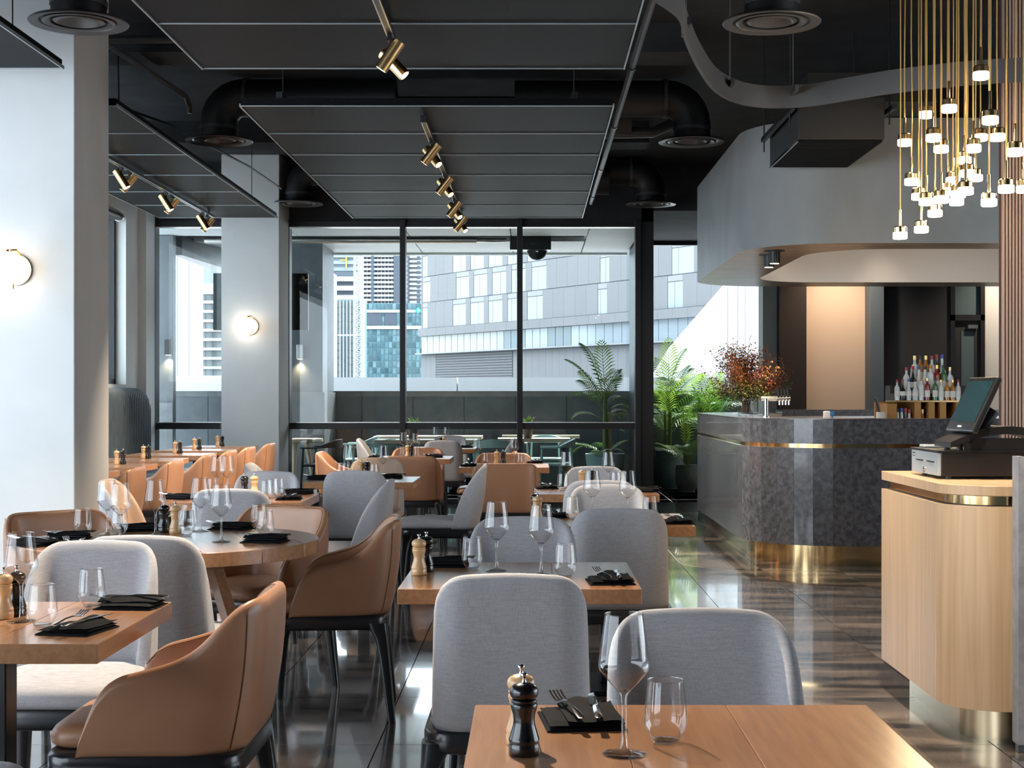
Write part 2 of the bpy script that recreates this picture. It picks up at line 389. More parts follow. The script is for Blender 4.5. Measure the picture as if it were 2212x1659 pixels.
mu = struct(empty('trim_1'))
for a, b in ((322, 340), (602, 628), (865, 877), (1117, 1129), (1371, 1384)):
    MB().box(X(a), X(b), WY - 0.10, WY + 0.10, 0, 3.45).build('mullion', 'frame_black', mu, smooth=False, bevel=0.004)
MB().box(X(1384), X(1411), WY - 0.06, WY + 0.25, 0, 3.6).build('post', 'frame_black', mu, smooth=False, bevel=0.004)
struct(MB().box(LX - 0.3, X(1411), WY - 0.06, WY + 0.25, 3.43, CZ).build('wall_window_head', 'slab', smooth=False))
struct(MB().box(X(1411), RX, WY - 0.06, 21.9, 3.56, CZ).build('ceiling_alcove', 'slab', smooth=False))
struct(MB().box(X(1411) - 0.06, X(1411), WY + 0.25, 21.6, 0, 3.6).build('wall_alcove_side', 'frame_black', smooth=False))

# alcove glazing beyond the palms
AY = 21.6
def XA(px): return (px - CX) * AY / F
wa = struct(empty('window_6'))
f = MB(); f.box(X(1411) - 0.1, XA(1648), AY - 0.05, AY + 0.05, 3.5, 3.58); f.box(X(1411) - 0.1, XA(1648), AY - 0.05, AY + 0.05, 0, 0.06)
f.box(XA(1641), XA(1648), AY - 0.05, AY + 0.05, 0, 3.5); f.build('window_frame', 'frame_black', wa, smooth=False)
MB().box(X(1411) - 0.1, XA(1641), AY - 0.004, AY + 0.004, 0.06, 3.5).build('pane', 'window_glass', wa, smooth=False)

# walls behind the bar
BY = 20.5
def XB(px): return (px - CX) * BY / F
for nm, a, b, m_, dy in (('wall_bar_reveal', 1648, 1678, 'pillar_side', 0.0), ('wall_bar_brown', 1678, 1735, 'dark_brown', -0.25), ('wall_bar_beige', 1735, 1872, 'beige_wall', 0.1),
                         ('wall_bar_slate', 1872, 1900, 'slate_blue', -0.25), ('wall_bar_charcoal', 1900, 2052, 'charcoal_wall', 0.0), ('wall_bar_white', 2126, 2260, 'white_wall', 0.0)):
    struct(MB().box(XB(a), XB(b), BY + dy, BY + 0.4, 0, 3.6).build(nm, m_, smooth=False))
dr = struct(empty('door_1', (XB(2052), BY, 0)))
dw = XB(2126) - XB(2052)
f = MB(); f.box(0, 0.06, -0.04, 0.1, 0, 2.95); f.box(dw - 0.06, dw, -0.04, 0.1, 0, 2.95); f.box(0, dw, -0.04, 0.1, 2.35, 2.43); f.box(0, dw, -0.04, 0.1, 2.9, 3.6)
f.build('door_frame', 'frame_black', dr, smooth=False)
MB().box(0.06, dw - 0.06, 0.02, 0.06, 0.0, 2.35).build('door_leaf', 'charcoal_wall', dr, smooth=False)
MB().box(0.16, dw - 0.14, 0.012, 0.02, 0.25, 2.2).build('door_pane', 'facade_pane_dark', dr, smooth=False)
MB().box(0.24, dw - 0.1, -0.05, 0.02, 2.24, 2.29).build('door_closer', 'steel_brushed', dr, smooth=False)
MB().box(0.06, dw - 0.06, 0.04, 0.045, 2.43, 2.9).build('door_transom_pane', 'facade_pane_dark', dr, smooth=False)
struct(MB().box(RX, RX + 0.2, 9.0, 21.9, 0, CZ).build('wall_right', 'charcoal_wall', smooth=False))
rw = MB(); rw.box(RX, RX + 0.2, -5.0, 9.0, 0, 0.5); rw.box(RX, RX + 0.2, -5.0, 9.0, 3.5, CZ)
rw.box(RX, RX + 0.2, -5.0, 1.9, 0.5, 3.5)
for y in (1.9, 5.4, 8.8): rw.box(RX, RX + 0.2, y, y + 0.2, 0.5, 3.5)
struct(rw.build('wall_right_front', 'pillar_side', smooth=False))
struct(MB().box(LX - 0.3, RX + 0.2, -5.2, -5.0, 0, CZ).build('wall_back', 'slate_blue', smooth=False))

# pillars
def pillar(name, x0, x1, y0, y1):
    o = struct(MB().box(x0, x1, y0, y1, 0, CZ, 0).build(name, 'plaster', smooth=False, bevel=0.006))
    MB().box(x1 - 0.0005, x1 + 0.0015, y0 + 0.008, y1 - 0.008, 0, CZ - 0.001).build('shaded_side', 'pillar_side', o, smooth=False)  # thin darker sheet: the shade of this side put into colour
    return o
pillar('wall_pillar_sconce', -3.62, -2.86, 9.25, 10.0)
pillar('wall_pillar_window', X(478, 17.3), X(603, 17.3), 17.3, WY + 0.1)

# ---------------------------------------------------------------- bar canopy and bar
def ring_path(x0, y0, y1, r, xend, n=10):
    """open path: far end, curved corner, side facing the room, curved corner, front"""
    pts = [(xend, y1)]
    for i in range(n + 1):
        a = R(90 + 90 * i / n); pts.append((x0 + r + r * math.cos(a), y1 - r + r * math.sin(a)))
    for i in range(n + 1):
        a = R(180 + 90 * i / n); pts.append((x0 + r + r * math.cos(a), y0 + r + r * math.sin(a)))
    pts.append((xend, y0))
    return pts
XE = 6.6
ZC0, ZC1 = 2.48, 3.44
op = ring_path(1.685, 11.35, 15.85, 0.75, XE); ip = ring_path(2.26, 11.80, 15.27, 0.62, XE)
cb = MB(); n = len(op)
cb.loft([[(x, y, ZC0) for x, y in op], [(x, y, ZC1) for x, y in op]], 0, False, False)
cb.loft([[(x, y, ZC0) for x, y in ip], [(x, y, ZC0) for x, y in op]], 1, False, False)
cb.loft([[(x, y, ZC1 - 0.05) for x, y in ip], [(x, y, ZC0) for x, y in ip]], 2, False, False)
cb.loft([[(x, y, ZC1) for x, y in op], [(x, y, ZC1) for x, y in ip]], 0, False, False)
cb.add([(x, y, ZC1 - 0.05) for x, y in ip], [tuple(range(n))], 2)
struct(cb.build('ceiling_canopy', ['canopy_plaster', 'canopy_soffit', 'canopy_white'], angle=30), 'curved grey plaster canopy over the bar')
for k, (px, py) in enumerate(((1661, 562), (1673, 553))):
    p = at(px, py - 12, ZC0)
    o = empty('downlight', p, 0, ('short black cylinder downlight under the canopy, closer to the flower vase', 'black cylinder downlight under the canopy, closer to the pendant cluster')[k], 'light', 'canopy downlights')
    MB().cyl((0, 0, 0), (0, 0, -0.105), 0.045, n=20).build('canister', 'black_metal', o)
    MB().cyl((0, 0, 0.0), (0, 0, -0.006), 0.085, n=20).build('plate', 'black_metal', o)
    MB().cyl((0, 0, -0.1055), (0, 0, -0.107), 0.036, n=16).build('lens', 'lens_glow', o)
    l = bpy.data.lights.new('canister_lamp', 'SPOT'); l.energy = 90; l.spot_size = R(70); l.spot_blend = 0.8; l.color = (1, 0.76, 0.5); l.shadow_soft_size = 0.03
    lo = bpy.data.objects.new('canister_lamp', l); C.objects.link(lo); lo.parent = o; lo.location = (0, 0, -0.115)

bar = empty('bar_counter', (1.68, 11.35, 0), 0, 'curved bar counter clad in dark stone with brass bands', 'bar')
B0 = Vector((1.68, 11.35, 0))
def off(path, d):
    """path moved inwards by d"""
    out = []
    for i, p in enumerate(path):
        a = Vector(path[max(i - 1, 0)]); b = Vector(path[min(i + 1, len(path) - 1)]); t = (b - a).normalized()
        nrm = Vector((-t.y, t.x)); out.append((p[0] + nrm.x * d, p[1] + nrm.y * d))
    return out
bp = ring_path(1.68, 11.35, 15.85, 0.78, XE, 8)
# refine straight runs into cladding lengths
ref = []
for i in range(len(bp) - 1):
    a, b = Vector(bp[i]), Vector(bp[i + 1]); L_ = (b - a).length; k = max(1, round(L_ / 0.75)) if L_ > 0.4 else 1
    for j in range(k): ref.append(tuple(a + (b - a) * j / k))
ref.append(bp[-1])
def strip(name, path, z0, z1, d0, d1, m_, whole=False):
    a = off(path, d0); b = off(path, d1)
    def seg(i, j, mb, g=0.0):
        r0 = [(a[i][0] - B0.x, a[i][1] - B0.y), (b[i][0] - B0.x, b[i][1] - B0.y)]
        for q in range(i, j):
            p0, p1, p2, p3 = a[q], a[q + 1], b[q + 1], b[q]
            if g:
                t = (Vector(p1) - Vector(p0)).normalized() * g
                p0 = (p0[0] + t.x, p0[1] + t.y); p3 = (p3[0] + t.x, p3[1] + t.y); p1 = (p1[0] - t.x, p1[1] - t.y); p2 = (p2[0] - t.x, p2[1] - t.y)
            vs = [(p[0] - B0.x, p[1] - B0.y, z) for z in (z0, z1) for p in (p0, p1, p2, p3)]
            mb.add(vs, [(0, 1, 2, 3), (7, 6, 5, 4), (1, 0, 4, 5), (2, 1, 5, 6), (3, 2, 6, 7), (0, 3, 7, 4)])
    if whole:
        mb = MB()
        # continuous band
        mb.loft([[(a[i][0] - B0.x, a[i][1] - B0.y, z0), (a[i][0] - B0.x, a[i][1] - B0.y, z1), (b[i][0] - B0.x, b[i][1] - B0.y, z1), (b[i][0] - B0.x, b[i][1] - B0.y, z0)] for i in range(len(path))], 0, True, True)
        return mb.build(name, m_, bar)
    for i in range(len(path) - 1):
        mb = MB(); seg(i, i + 1, mb, 0.0006); mb.build(name, m_, bar, smooth=False)
strip('stone_panel', ref, 0.155, 0.908, 0.0, 0.04, 'bar_stone')
strip('stone_panel', ref, 0.940, 1.128, 0.0, 0.04, 'bar_stone')
fine = ring_path(1.68, 11.35, 15.85, 0.78, XE, 20)
strip('brass_band', fine, 0.905, 0.942, 0.022, 0.05, 'brass_polished', True)
strip('toe_kick', fine, 0.0, 0.157, 0.085, 0.12, 'brass_polished', True)
strip('worktop', fine, 1.126, 1.134, 0.0, 0.40, 'bar_stone', True)
strip('inner_wall', fine, 0.60, 1.126, 0.36, 0.40, 'steel_brushed', True)
ipb = off(fine, 0.38); mbx = MB(); mbx.add([(x - B0.x, y - B0.y, 0.93) for x, y in ipb], [tuple(reversed(range(len(ipb))))]); mbx.build('sink_deck', 'steel_brushed', bar, smooth=False)
mbx = MB(); mbx.box(2.6 - B0.x, XE - B0.x, 15.42 - B0.y, 15.85 - B0.y, 1.10, 1.165); mbx.build('back_ledge', 'bar_stone', bar, smooth=False)

inl = smooth_path = ring_path(1.15, 11.07, 16.55, 0.62, 3.2, 12)
ino = off(inl, 0.006)
MB().loft([[(a[0], a[1], -0.002), (a[0], a[1], 0.0006), (b[0], b[1], 0.0006), (b[0], b[1], -0.002)] for a, b in zip(inl, ino)]).build('inlay_strip', 'brass_brushed', fl, smooth=False)

# fluted timber screen
fs = empty('fluted_screen', ((2166 - CX) * 9.7 / F, 9.7, 0), 0, 'fluted timber screen of narrow vertical slats beside the pendant cluster', 'screen')
MB().box(0, 1.6, 0.03, 0.08, 0, CZ - 0.01).build('backing', 'slat_gap', fs, smooth=False)
sl = None
for i in range(36):
    if sl is None: sl = MB().box(0, 0.0125, 0, 0.03, 0, CZ - 0.01).build('slat', 'slat_wood', fs, smooth=False); c = sl
    else: c = sl.copy(); C.objects.link(c); c.parent = fs
    c.location = (0.0215 * i, 0, 0)

# ---------------------------------------------------------------- ceiling rafts, tracks, spots
RZ = 3.20
def raft(x0, x1, ys, label, rz=RZ):
    o = empty('acoustic_raft', (x0, ys[0], rz), 0, label, 'ceiling panel', 'black perforated ceiling rafts')
    for a, b in zip(ys[:-1], ys[1:]):
        MB().box(0.004, x1 - x0 - 0.004, a - ys[0] + 0.006, b - ys[0] - 0.006, 0, 0.05).build('panel', 'raft_panel', o, smooth=False)
        MB().box(0, x1 - x0, b - ys[0] - 0.012, b - ys[0] - 0.004, -0.006, 0.0).build('edge_strip', 'raft_edge', o, smooth=False)
    MB().box(0, x1 - x0, -0.004, 0.004, -0.006, 0.0).build('edge_strip', 'raft_edge', o, smooth=False)
    for xx in (-0.008, x1 - x0): MB().box(xx, xx + 0.008, -0.004, ys[-1] - ys[0], -0.008, 0.012).build('side_rail', 'raft_edge', o, smooth=False)
    hr = MB()
    for xx in (0.25, x1 - x0 - 0.25):
        for yy in (0.15, ys[-1] - ys[0] - 0.15): hr.cyl((xx, yy, 0.05), (xx, yy, CZ - rz), 0.004, n=6)
        hr.box(xx - 0.02, xx + 0.02, 0, ys[-1] - ys[0], 0.05, 0.09)
    hr.build('hanger', 'black_metal', o, smooth=False)
    return o
ysB = [6048 / d for d in (627, 567, 521, 477, 441, 412, 385)]
ysA = [8.55 - 1.03 * k for k in (5, 4, 3, 2, 1, 0)]
raft(-1.90, 0.525, ysB, 'large black perforated raft over the middle tables, near the window wall')
raft(-1.90, 0.525, ysA, 'large black perforated raft overhead, cut off by the picture top')
SC = 1.0414; RZL = H + (RZ - H) * SC
raft(-4.11, -2.82, [y * SC for y in ysB], 'narrow black perforated raft above the banquette tables', RZL)
raft(-4.11, -2.82, [8.9 - 1.07 * k for k in (5, 4, 3, 2, 1, 0)], 'corner of a black perforated raft in front of the sconce pillar', RZL)

def track(x, y0, y1, label, rz=RZ):
    o = empty('track_rail', (x, y0, rz - 0.055), 0, label, 'track', 'lighting tracks')
    MB().box(-0.018, 0.018, 0, y1 - y0, 0, 0.03).build('rail', 'black_metal', o, smooth=False, bevel=0.003)
    MB().box(-0.019, -0.012, 0, y1 - y0, -0.001, 0.0).build('rail_lip', 'steel_brushed', o, smooth=False)
    MB().box(0.012, 0.019, 0, y1 - y0, -0.001, 0.0).build('rail_lip', 'steel_brushed', o, smooth=False)
    MB().box(-0.02, 0.02, -0.03, 0.0, -0.003, 0.045).build('end_cap', 'black_metal', o, smooth=False)
    h = MB()
    for y in (0.2, y1 - y0 - 0.2): h.cyl((0, y, 0.03), (0, y, 0.06), 0.012, n=8)
    h.build('mount', 'black_metal', o)
track(-0.725, 4.5, 7.75, 'black lighting track under the raft cut off by the picture top')
track(-0.73, 9.95, 15.35, 'black lighting track under the raft over the middle tables')
track(-3.437, 10.3, 15.93, 'black lighting track under the raft above the banquette', RZL)
SPOT = 2.7
def spot(x, y, aim, label, group, power=0, rz=RZ):
    d = Vector(aim).normalized()
    o = empty('spotlight', (x, y, rz - 0.055), 0, label, 'spotlight', group)
    MB().box(-0.012, 0.012, -0.03, 0.03, -0.03, 0.0).cyl((0, 0, -0.02), (0, 0, -0.075), 0.006, n=8).build('bracket', 'black_metal', o)
    c = Vector((0, 0, -0.10)); a = c - d * 0.085; b = c + d * 0.085
    MB().cyl(a, b, 0.033, n=24).build('canister', 'brass', o)
    MB().cyl(b - d * 0.001, b + d * 0.0012, 0.026, n=16).build('lens', 'lens_glow', o)
    if power:
        l = bpy.data.lights.new('spot_lamp', 'SPOT'); l.energy = power * SPOT; l.spot_size = R(62); l.spot_blend = 0.7; l.color = (1, 0.83, 0.64); l.shadow_soft_size = 0.03
        lo = bpy.data.objects.new('spot_lamp', l); C.objects.link(lo); lo.parent = o; lo.location = b + d * 0.01
        lo.rotation_euler = d.to_track_quat('-Z', 'Y').to_euler()
TX = -0.725
names = ['pair by the window wall', 'third pair along the track', 'second pair along the track', 'first pair along the track']
for k, y in enumerate((15.05, 13.9, 12.35, 10.75)):
    g = 'brass spotlights over the middle tables'
    spot(TX - 0.0, y, (0.55, -0.35, -0.75), 'brass cylinder spotlight tipped towards the bar, %s over the middle tables' % names[k], g, 90)
    spot(TX, y - 0.13, (-0.6, 0.1, -0.75), 'brass cylinder spotlight tipped towards the banquette, %s over the middle tables' % names[k], g, 90)
spot(TX, 7.55, (-0.55, 0.08, -0.8), 'large brass spotlight on the overhead track, tipped towards the pillar', 'brass spotlights overhead', 95)
spot(TX, 7.75, (0.6, -0.1, -0.65), 'large brass spotlight on the overhead track, tipped towards the bar', 'brass spotlights overhead', 60)
spot(TX, 5.3, (-0.35, -0.3, -0.85), 'brass spotlight on the overhead track above the picture', 'brass spotlights overhead', 95)
spot(TX, 4.7, (0.35, -0.5, -0.8), 'brass spotlight further along the overhead track above the picture', 'brass spotlights overhead', 95)
for k, y in enumerate((12.39, 13.9, 15.46)):
    nm = ('by the sconce pillar', 'midway along the banquette', 'by the window')[k]
    spot(-3.437, y, (0.5, 0.05, -0.8), 'brass spotlight on the banquette track, tipped towards the room, %s' % nm, 'brass spotlights over the banquette', 50, RZL)
    spot(-3.437, y + 0.22, (-0.55, -0.05, -0.7), 'brass spotlight on the banquette track, tipped towards the wall, %s' % nm, 'brass spotlights over the banquette', 50, RZL)

track(1.35, 3.0, 6.2, 'black lighting track over the host counter aisle, above the picture')
spot(1.35, 5.6, (0.15, 0.35, -0.9), 'brass spotlight over the host counter aisle, tipped towards the bar', 'brass spotlights over the aisle', 38)
spot(1.35, 4.6, (0.1, 0.35, -0.9), 'brass spotlight over the host counter aisle, tipped along the floor', 'brass spotlights over the aisle', 38)

# ---------------------------------------------------------------- ducts and round diffusers
def diffuser(x, y, label, side, duct_label, up_to=None):
    z = 3.57
    o = empty('air_diffuser', (x, y, z), 0, label, 'air vent', 'round ceiling diffusers')
    MB().lathe([(0.165, 0.03), (0.17, 0.035), (0.285, 0.012), (0.297, 0.0), (0.292, -0.006), (0.235, 0.004), (0.225, 0.02), (0.165, 0.03)], 40).build('flange', 'diffuser_grey', o)
    MB().lathe([(0.205, 0.012), (0.215, 0.002), (0.20, -0.004), (0.15, 0.02), (0.145, 0.03)], 40).build('ring', 'diffuser_grey', o)
    MB().lathe([(0.14, 0.02), (0.15, 0.008), (0.13, 0.0), (0.09, 0.03), (0.05, 0.055), (0.0, 0.06)], 40).build('cone', 'diffuser_grey', o)
    MB().lathe([(0.165, 0.0), (0.165, 0.14)], 32).build('collar', 'duct_black', o)
    d = empty('air_duct', (x, y, z + 0.10), 0, duct_label, 'duct', 'black ventilation ducts')
    r = 0.165; pts = [(0, 0, 0), (0, 0, 0.06)]
    for i in range(1, 7):
        a = R(90 * i / 6); pts.append((side * (0.225 - 0.225 * math.cos(a)), 0, 0.06 + 0.225 * math.sin(a)))
    MB().tube(pts, r, 24, caps=False).build('elbow', 'duct_black', d, angle=20)
    e = pts[-1]
    MB().cyl((e[0], 0, e[2]), (e[0] + side * 1.35, 0, e[2]), r - 0.004, n=24).build('pipe', 'duct_black', d)
    MB().cyl((e[0] + side * 0.0, 0, e[2]), (e[0] + side * 0.03, 0, e[2]), r + 0.006, n=24).cyl((0, 0, 0.0), (0, 0, 0.03), r + 0.006, n=24).build('clamp', 'pipe_grey', d)
for x, y, side, who in ((-2.75, 8.98, 1, 'in front of the sconce pillar'), (-2.78, 13.15, 1, 'beside the banquette raft'), (-2.76, 17.45, 1, 'against the window head by the far pillar'),
                        (1.45, 8.98, -1, 'inside the curved fascia'), (1.42, 13.2, -1, 'beside the bar canopy'), (1.40, 17.5, -1, 'near the alcove')):
    diffuser(x, y, 'round stepped grey air diffuser %s' % who, side, 'black round duct elbow feeding the diffuser %s' % who)
for yy, who in ((13.15, 'over the middle of the large raft'), (17.0, 'over the window end of the large raft')):
    o = MB().cyl((0, 0, 0), (3.2, 0, 0), 0.19, n=24).build('air_duct', 'duct_black'); o.location = (-2.3, yy + 0.42, 3.86)
    tag(o, 'straight black main duct %s' % who, 'duct', 'black ventilation ducts')

# curved hanging fascia
pts = [(0.55, 7.2), (0.74, 7.6), (0.81, 7.99), (0.87, 8.3), (0.977, 8.79), (1.147, 9.42), (1.33, 9.80), (1.51, 9.97), (1.70, 10.0), (1.90, 9.92), (2.1, 9.72), (2.4, 9.45), (2.9, 9.2), (3.6, 9.1), (4.6, 9.05)]
def smooth_pts(p, k=5):
    out = []
    for i in range(len(p) - 1):
        p0 = Vector(p[max(i - 1, 0)]); p1 = Vector(p[i]); p2 = Vector(p[i + 1]); p3 = Vector(p[min(i + 2, len(p) - 1)])
        for j in range(k):
            t = j / k; out.append(tuple(0.5 * ((2 * p1) + (p2 - p0) * t + (2 * p0 - 5 * p1 + 4 * p2 - p3) * t * t + (3 * p1 - p0 - 3 * p2 + p3) * t ** 3)))
    out.append(tuple(p[-1])); return out
sp = smooth_pts(pts); spi = off(sp, -0.02)
fa = MB(); fa.loft([[(a[0], a[1], 3.25), (a[0], a[1], 3.40), (b[0], b[1], 3.40), (b[0], b[1], 3.25)] for a, b in zip(sp, spi)], 0, True, True)
fo = fa.build('curved_fascia', 'fascia_grey'); tag(fo, 'curved grey ceiling fascia strip hanging around the dark ceiling recess', 'fascia')
h = MB()
for x, y in ((1.3, 9.75), (1.75, 9.95), (0.85, 8.2)): h.box(x - 0.012, x + 0.012, y - 0.15, y + 0.15, 3.33, 3.37).cyl((x, y, 3.37), (x, y, CZ), 0.005, n=6)
h.build('hanger', 'pipe_grey', fo, smooth=False)

# air conditioning cassette in front of the canopy
zb = 3.05
ac = empty('air_conditioner', (1.812, 10.12, zb), 0, 'dark boxed air conditioner with a slatted grille under it', 'air conditioner')
W_, D_ = 0.594, 1.18
MB().box(0, W_, 0, D_, 0.012, 0.30).build('casing', 'duct_black', ac, smooth=False, bevel=0.004)
MB().box(0.10, 1.0, 0.15, 0.7, 0.30, 0.50).build('duct_box', 'duct_black', ac, smooth=False)
for i in range(34):
    y = 0.02 + i * (D_ - 0.04) / 34
    if i == 0: g0 = MB().box(0.012, W_ - 0.012, 0, 0.014, -0.004, 0.012).build('grille_slat', 'raft_panel', ac, smooth=False); g0.location = (0, y, 0)
    else: g = g0.copy(); C.objects.link(g); g.parent = ac; g.location = (0, y, 0)
MB().box(-0.004, 0.006, 0, D_, -0.006, 0.012).build('trim_edge', 'steel', ac, smooth=False)
MB().box(-0.06, -0.03, -0.1, D_ + 0.05, 0.20, 0.235).box(W_ + 0.03, W_ + 0.06, -0.1, D_ + 0.05, 0.20, 0.235).build('support_rail', 'black_metal', ac, smooth=False)
h = MB()
for x in (-0.045, W_ + 0.045):
    for y in (0.05, D_): h.cyl((x, y, 0.12), (x, y, CZ - zb), 0.006, n=6)
h.build('threaded_rod', 'black_metal', ac)

# conduit pipes and sprinkler lines
def pipe(pts, r, label, m_='pipe_grey', n=10, joints=()):
    o = MB().tube(pts, r, n).build('ceiling_pipe', m_); tag(o, label, 'pipe', 'ceiling pipes')
    for j in joints: MB().cyl(Vector(j) - Vector((0, 0.03, 0)), Vector(j) + Vector((0, 0.03, 0)), r * 1.25, n=n).build('coupling', 'black_metal', o)
    return o
pipe([(0.68, 2.0, 3.55), (0.68, 17.2, 3.55)], 0.024, 'long straight grey conduit beside the middle rafts', joints=[(0.68, y, 3.55) for y in (8.0, 10.1, 12.3, 14.6, 16.6)])
pipe([(-3.4, 10.6, 3.86), (-2.3, 10.6, 3.86), (-1.5, 10.6, 3.86)], 0.028, 'black sprinkler pipe crossing in front of the banquette raft')
sp1 = pipe([(-3.1, 10.6, 3.86), (-2.95, 12.6, 3.86), (-2.95, 12.75, 3.80)], 0.022, 'black sprinkler branch pipe ending in a small brass head')
MB().cyl((-2.95, 12.75, 3.80), (-2.95, 12.75, 3.74), 0.02, n=10).build('sprinkler_head', 'brass', sp1)
pipe([(-3.6, 12.0, 3.74), (-3.2, 13.0, 3.70), (-2.9, 15.2, 3.66), (-2.8, 16.5, 3.62)], 0.010, 'thin black cable sagging above the banquette raft', 'black_metal')
pipe([(0.55, 13.5, 3.70), (1.1, 13.55, 3.72), (1.4, 13.6, 3.86)], 0.05, 'flexible grey duct hose above the bar side', 'pipe_grey')
pipe([(-2.6, 16.3, 4.10), (-1.6, 16.3, 4.10), (1.0, 16.3, 4.10)], 0.02, 'black pipe along the beam over the window wall', 'black_metal')
pipe([(-3.16, 11.3, 3.9), (-3.155, 11.3, 3.6), (-3.16, 11.3, 3.32)], 0.006, 'thin hanging cable with a hook above the banquette raft', 'black_metal')

# recessed lights in the alcove behind the bar
for k, (x, y, e) in enumerate(((4.2, 19.7, 80), (6.6, 19.7, 70))):
    o = empty('downlight', (x, y, 3.555), 0, ('recessed downlight over the beige wall behind the bar', 'recessed downlight over the white wall behind the bar')[k], 'light', 'alcove downlights')
    MB().cyl((0, 0, 0), (0, 0, -0.012), 0.06, n=20).build('trim_ring', 'white_print', o)
    l = bpy.data.lights.new('alcove_lamp', 'SPOT'); l.energy = e; l.spot_size = R(110); l.spot_blend = 0.9; l.color = (1, 0.80, 0.6); l.shadow_soft_size = 0.05
    lo = bpy.data.objects.new('alcove_lamp', l); C.objects.link(lo); lo.parent = o; lo.location = (0, 0, -0.03); lo.rotation_euler = (R(20), 0, 0)
# ================================================================ CHAIRS
def shell(half, r, side, ztop, zb, lean, th, taper=0.10, nv=9, ns=15, puff=0.0):
    """upholstered back wrapped round the seat. Path runs from one front edge round the back to the other; ztop(s) gives the edge height"""
    q = math.pi * r / 2; tot = (half - r) + q + side
    pts = MB()
    def pos(s, d):
        """plan position on the path at arc length s, moved inwards by d; local +y is the sitter's front, back at y=0"""
        sg = 1 if s >= 0 else -1; a = abs(s)
        if a <= half - r: x, y, nx, ny = a, 0.0, 0.0, 1.0
        elif a <= half - r + q:
            t = (a - (half - r)) / r; x = half - r + r * math.sin(t); y = r - r * math.cos(t); nx, ny = -math.sin(t), math.cos(t)
        else: x, y, nx, ny = half, r + (a - (half - r) - q), -1.0, 0.0
        return sg * (x + nx * d), y + ny * d
    S = [(1 if i >= 0 else -1) * tot * (1 - (1 - abs(i) / ns) ** 1.35) for i in range(-ns, ns + 1)]
    def P(s, v, d):
        z1 = ztop(abs(s), tot); z = zb + (z1 - zb) * v
        x, y = pos(s, d); k = 1 - taper * max(0, (z - zb)) / 0.4
        bulge = 0.012 * math.sin(math.pi * min(1, (z - zb) / 0.38)) * (1 if d == 0 else 0.3)
        return (x * k, y - lean * (z - zb) - bulge, z)
    n = len(S); vs = []; fs = []; mi = []
    V = [j / nv for j in range(nv + 1)]
    idx = {}
    for side_i in (0, 1):
        for i, s in enumerate(S):
            for j, v in enumerate(V):
                d = 0.0 if side_i == 0 else th * (1 - 0.35 * v ** 2)
                vv = v if side_i == 0 else v
                p = P(s, vv, d); idx[(side_i, i, j)] = len(vs); vs.append(p)
    for i in range(n - 1):
        for j in range(nv):
            a = [idx[(0, i, j)], idx[(0, i + 1, j)], idx[(0, i + 1, j + 1)], idx[(0, i, j + 1)]]; fs.append(tuple(a)); mi.append(0)
            b = [idx[(1, i, j)], idx[(1, i, j + 1)], idx[(1, i + 1, j + 1)], idx[(1, i + 1, j)]]; fs.append(tuple(b)); mi.append(1)
    # rounded top rim: one raised mid row
    mid = {}
    for i in range(n):
        a = Vector(vs[idx[(0, i, nv)]]); b = Vector(vs[idx[(1, i, nv)]]); m_ = (a + b) / 2 + Vector((0, 0, 0.014)); mid[i] = len(vs); vs.append(tuple(m_))
    for i in range(n - 1):
        fs.append((idx[(0, i, nv)], idx[(0, i + 1, nv)], mid[i + 1], mid[i])); mi.append(0)
        fs.append((mid[i], mid[i + 1], idx[(1, i + 1, nv)], idx[(1, i, nv)])); mi.append(1)
        fs.append((idx[(0, i, 0)], idx[(1, i, 0)], idx[(1, i + 1, 0)], idx[(0, i + 1, 0)])); mi.append(0)
    for e in (0, n - 1):
        col0 = [idx[(0, e, j)] for j in range(nv + 1)]; col1 = [idx[(1, e, j)] for j in range(nv + 1)]
        for j in range(nv):
            f_ = (col0[j], col0[j + 1], col1[j + 1], col1[j]) if e == n - 1 else (col0[j], col1[j], col1[j + 1], col0[j + 1])
            fs.append(f_); mi.append(0)
        f_ = (col0[nv], mid[e], col1[nv]); fs.append(f_ if e == n - 1 else tuple(reversed(f_))); mi.append(0)
    m = MB(); m.v = vs; m.f = fs; m.m = mi
    return m, P, tot

def sstep(a, b, x):
    t = min(1, max(0, (x - a) / (b - a))); return t * t * (3 - 2 * t)

def seat_mesh(hw, y0, y1, z0, z1, r):
    m = MB(); rings = []
    for f_, z in ((0.94, z0), (1.0, z0 + 0.015), (1.01, (z0 + z1) / 2), (0.97, z1 - 0.012), (0.86, z1 - 0.001), (0.5, z1 + 0.006), (0.05, z1 + 0.008)):
        yc = (y0 + y1) / 2
        rings.append([(x * f_, yc + (y - yc) * f_, z) for x, y in rrect(-hw, hw, y0, y1, r, 5)])
    m.loft(rings); return m

def frame_mesh(hw, y0, y1, z0, z1, r):
    m = MB(); o_ = rrect(-hw, hw, y0, y1, r, 6); rings = []
    for g, z in ((-0.012, z0), (-0.004, z0 + 0.004), (0, z0 + 0.012), (0, z1 - 0.008), (-0.006, z1)):
        rings.append([(x * (1 + g / hw), y + (g if y > 0 else -g) * 0.8, z) for x, y in o_])
    m.loft(rings); return m

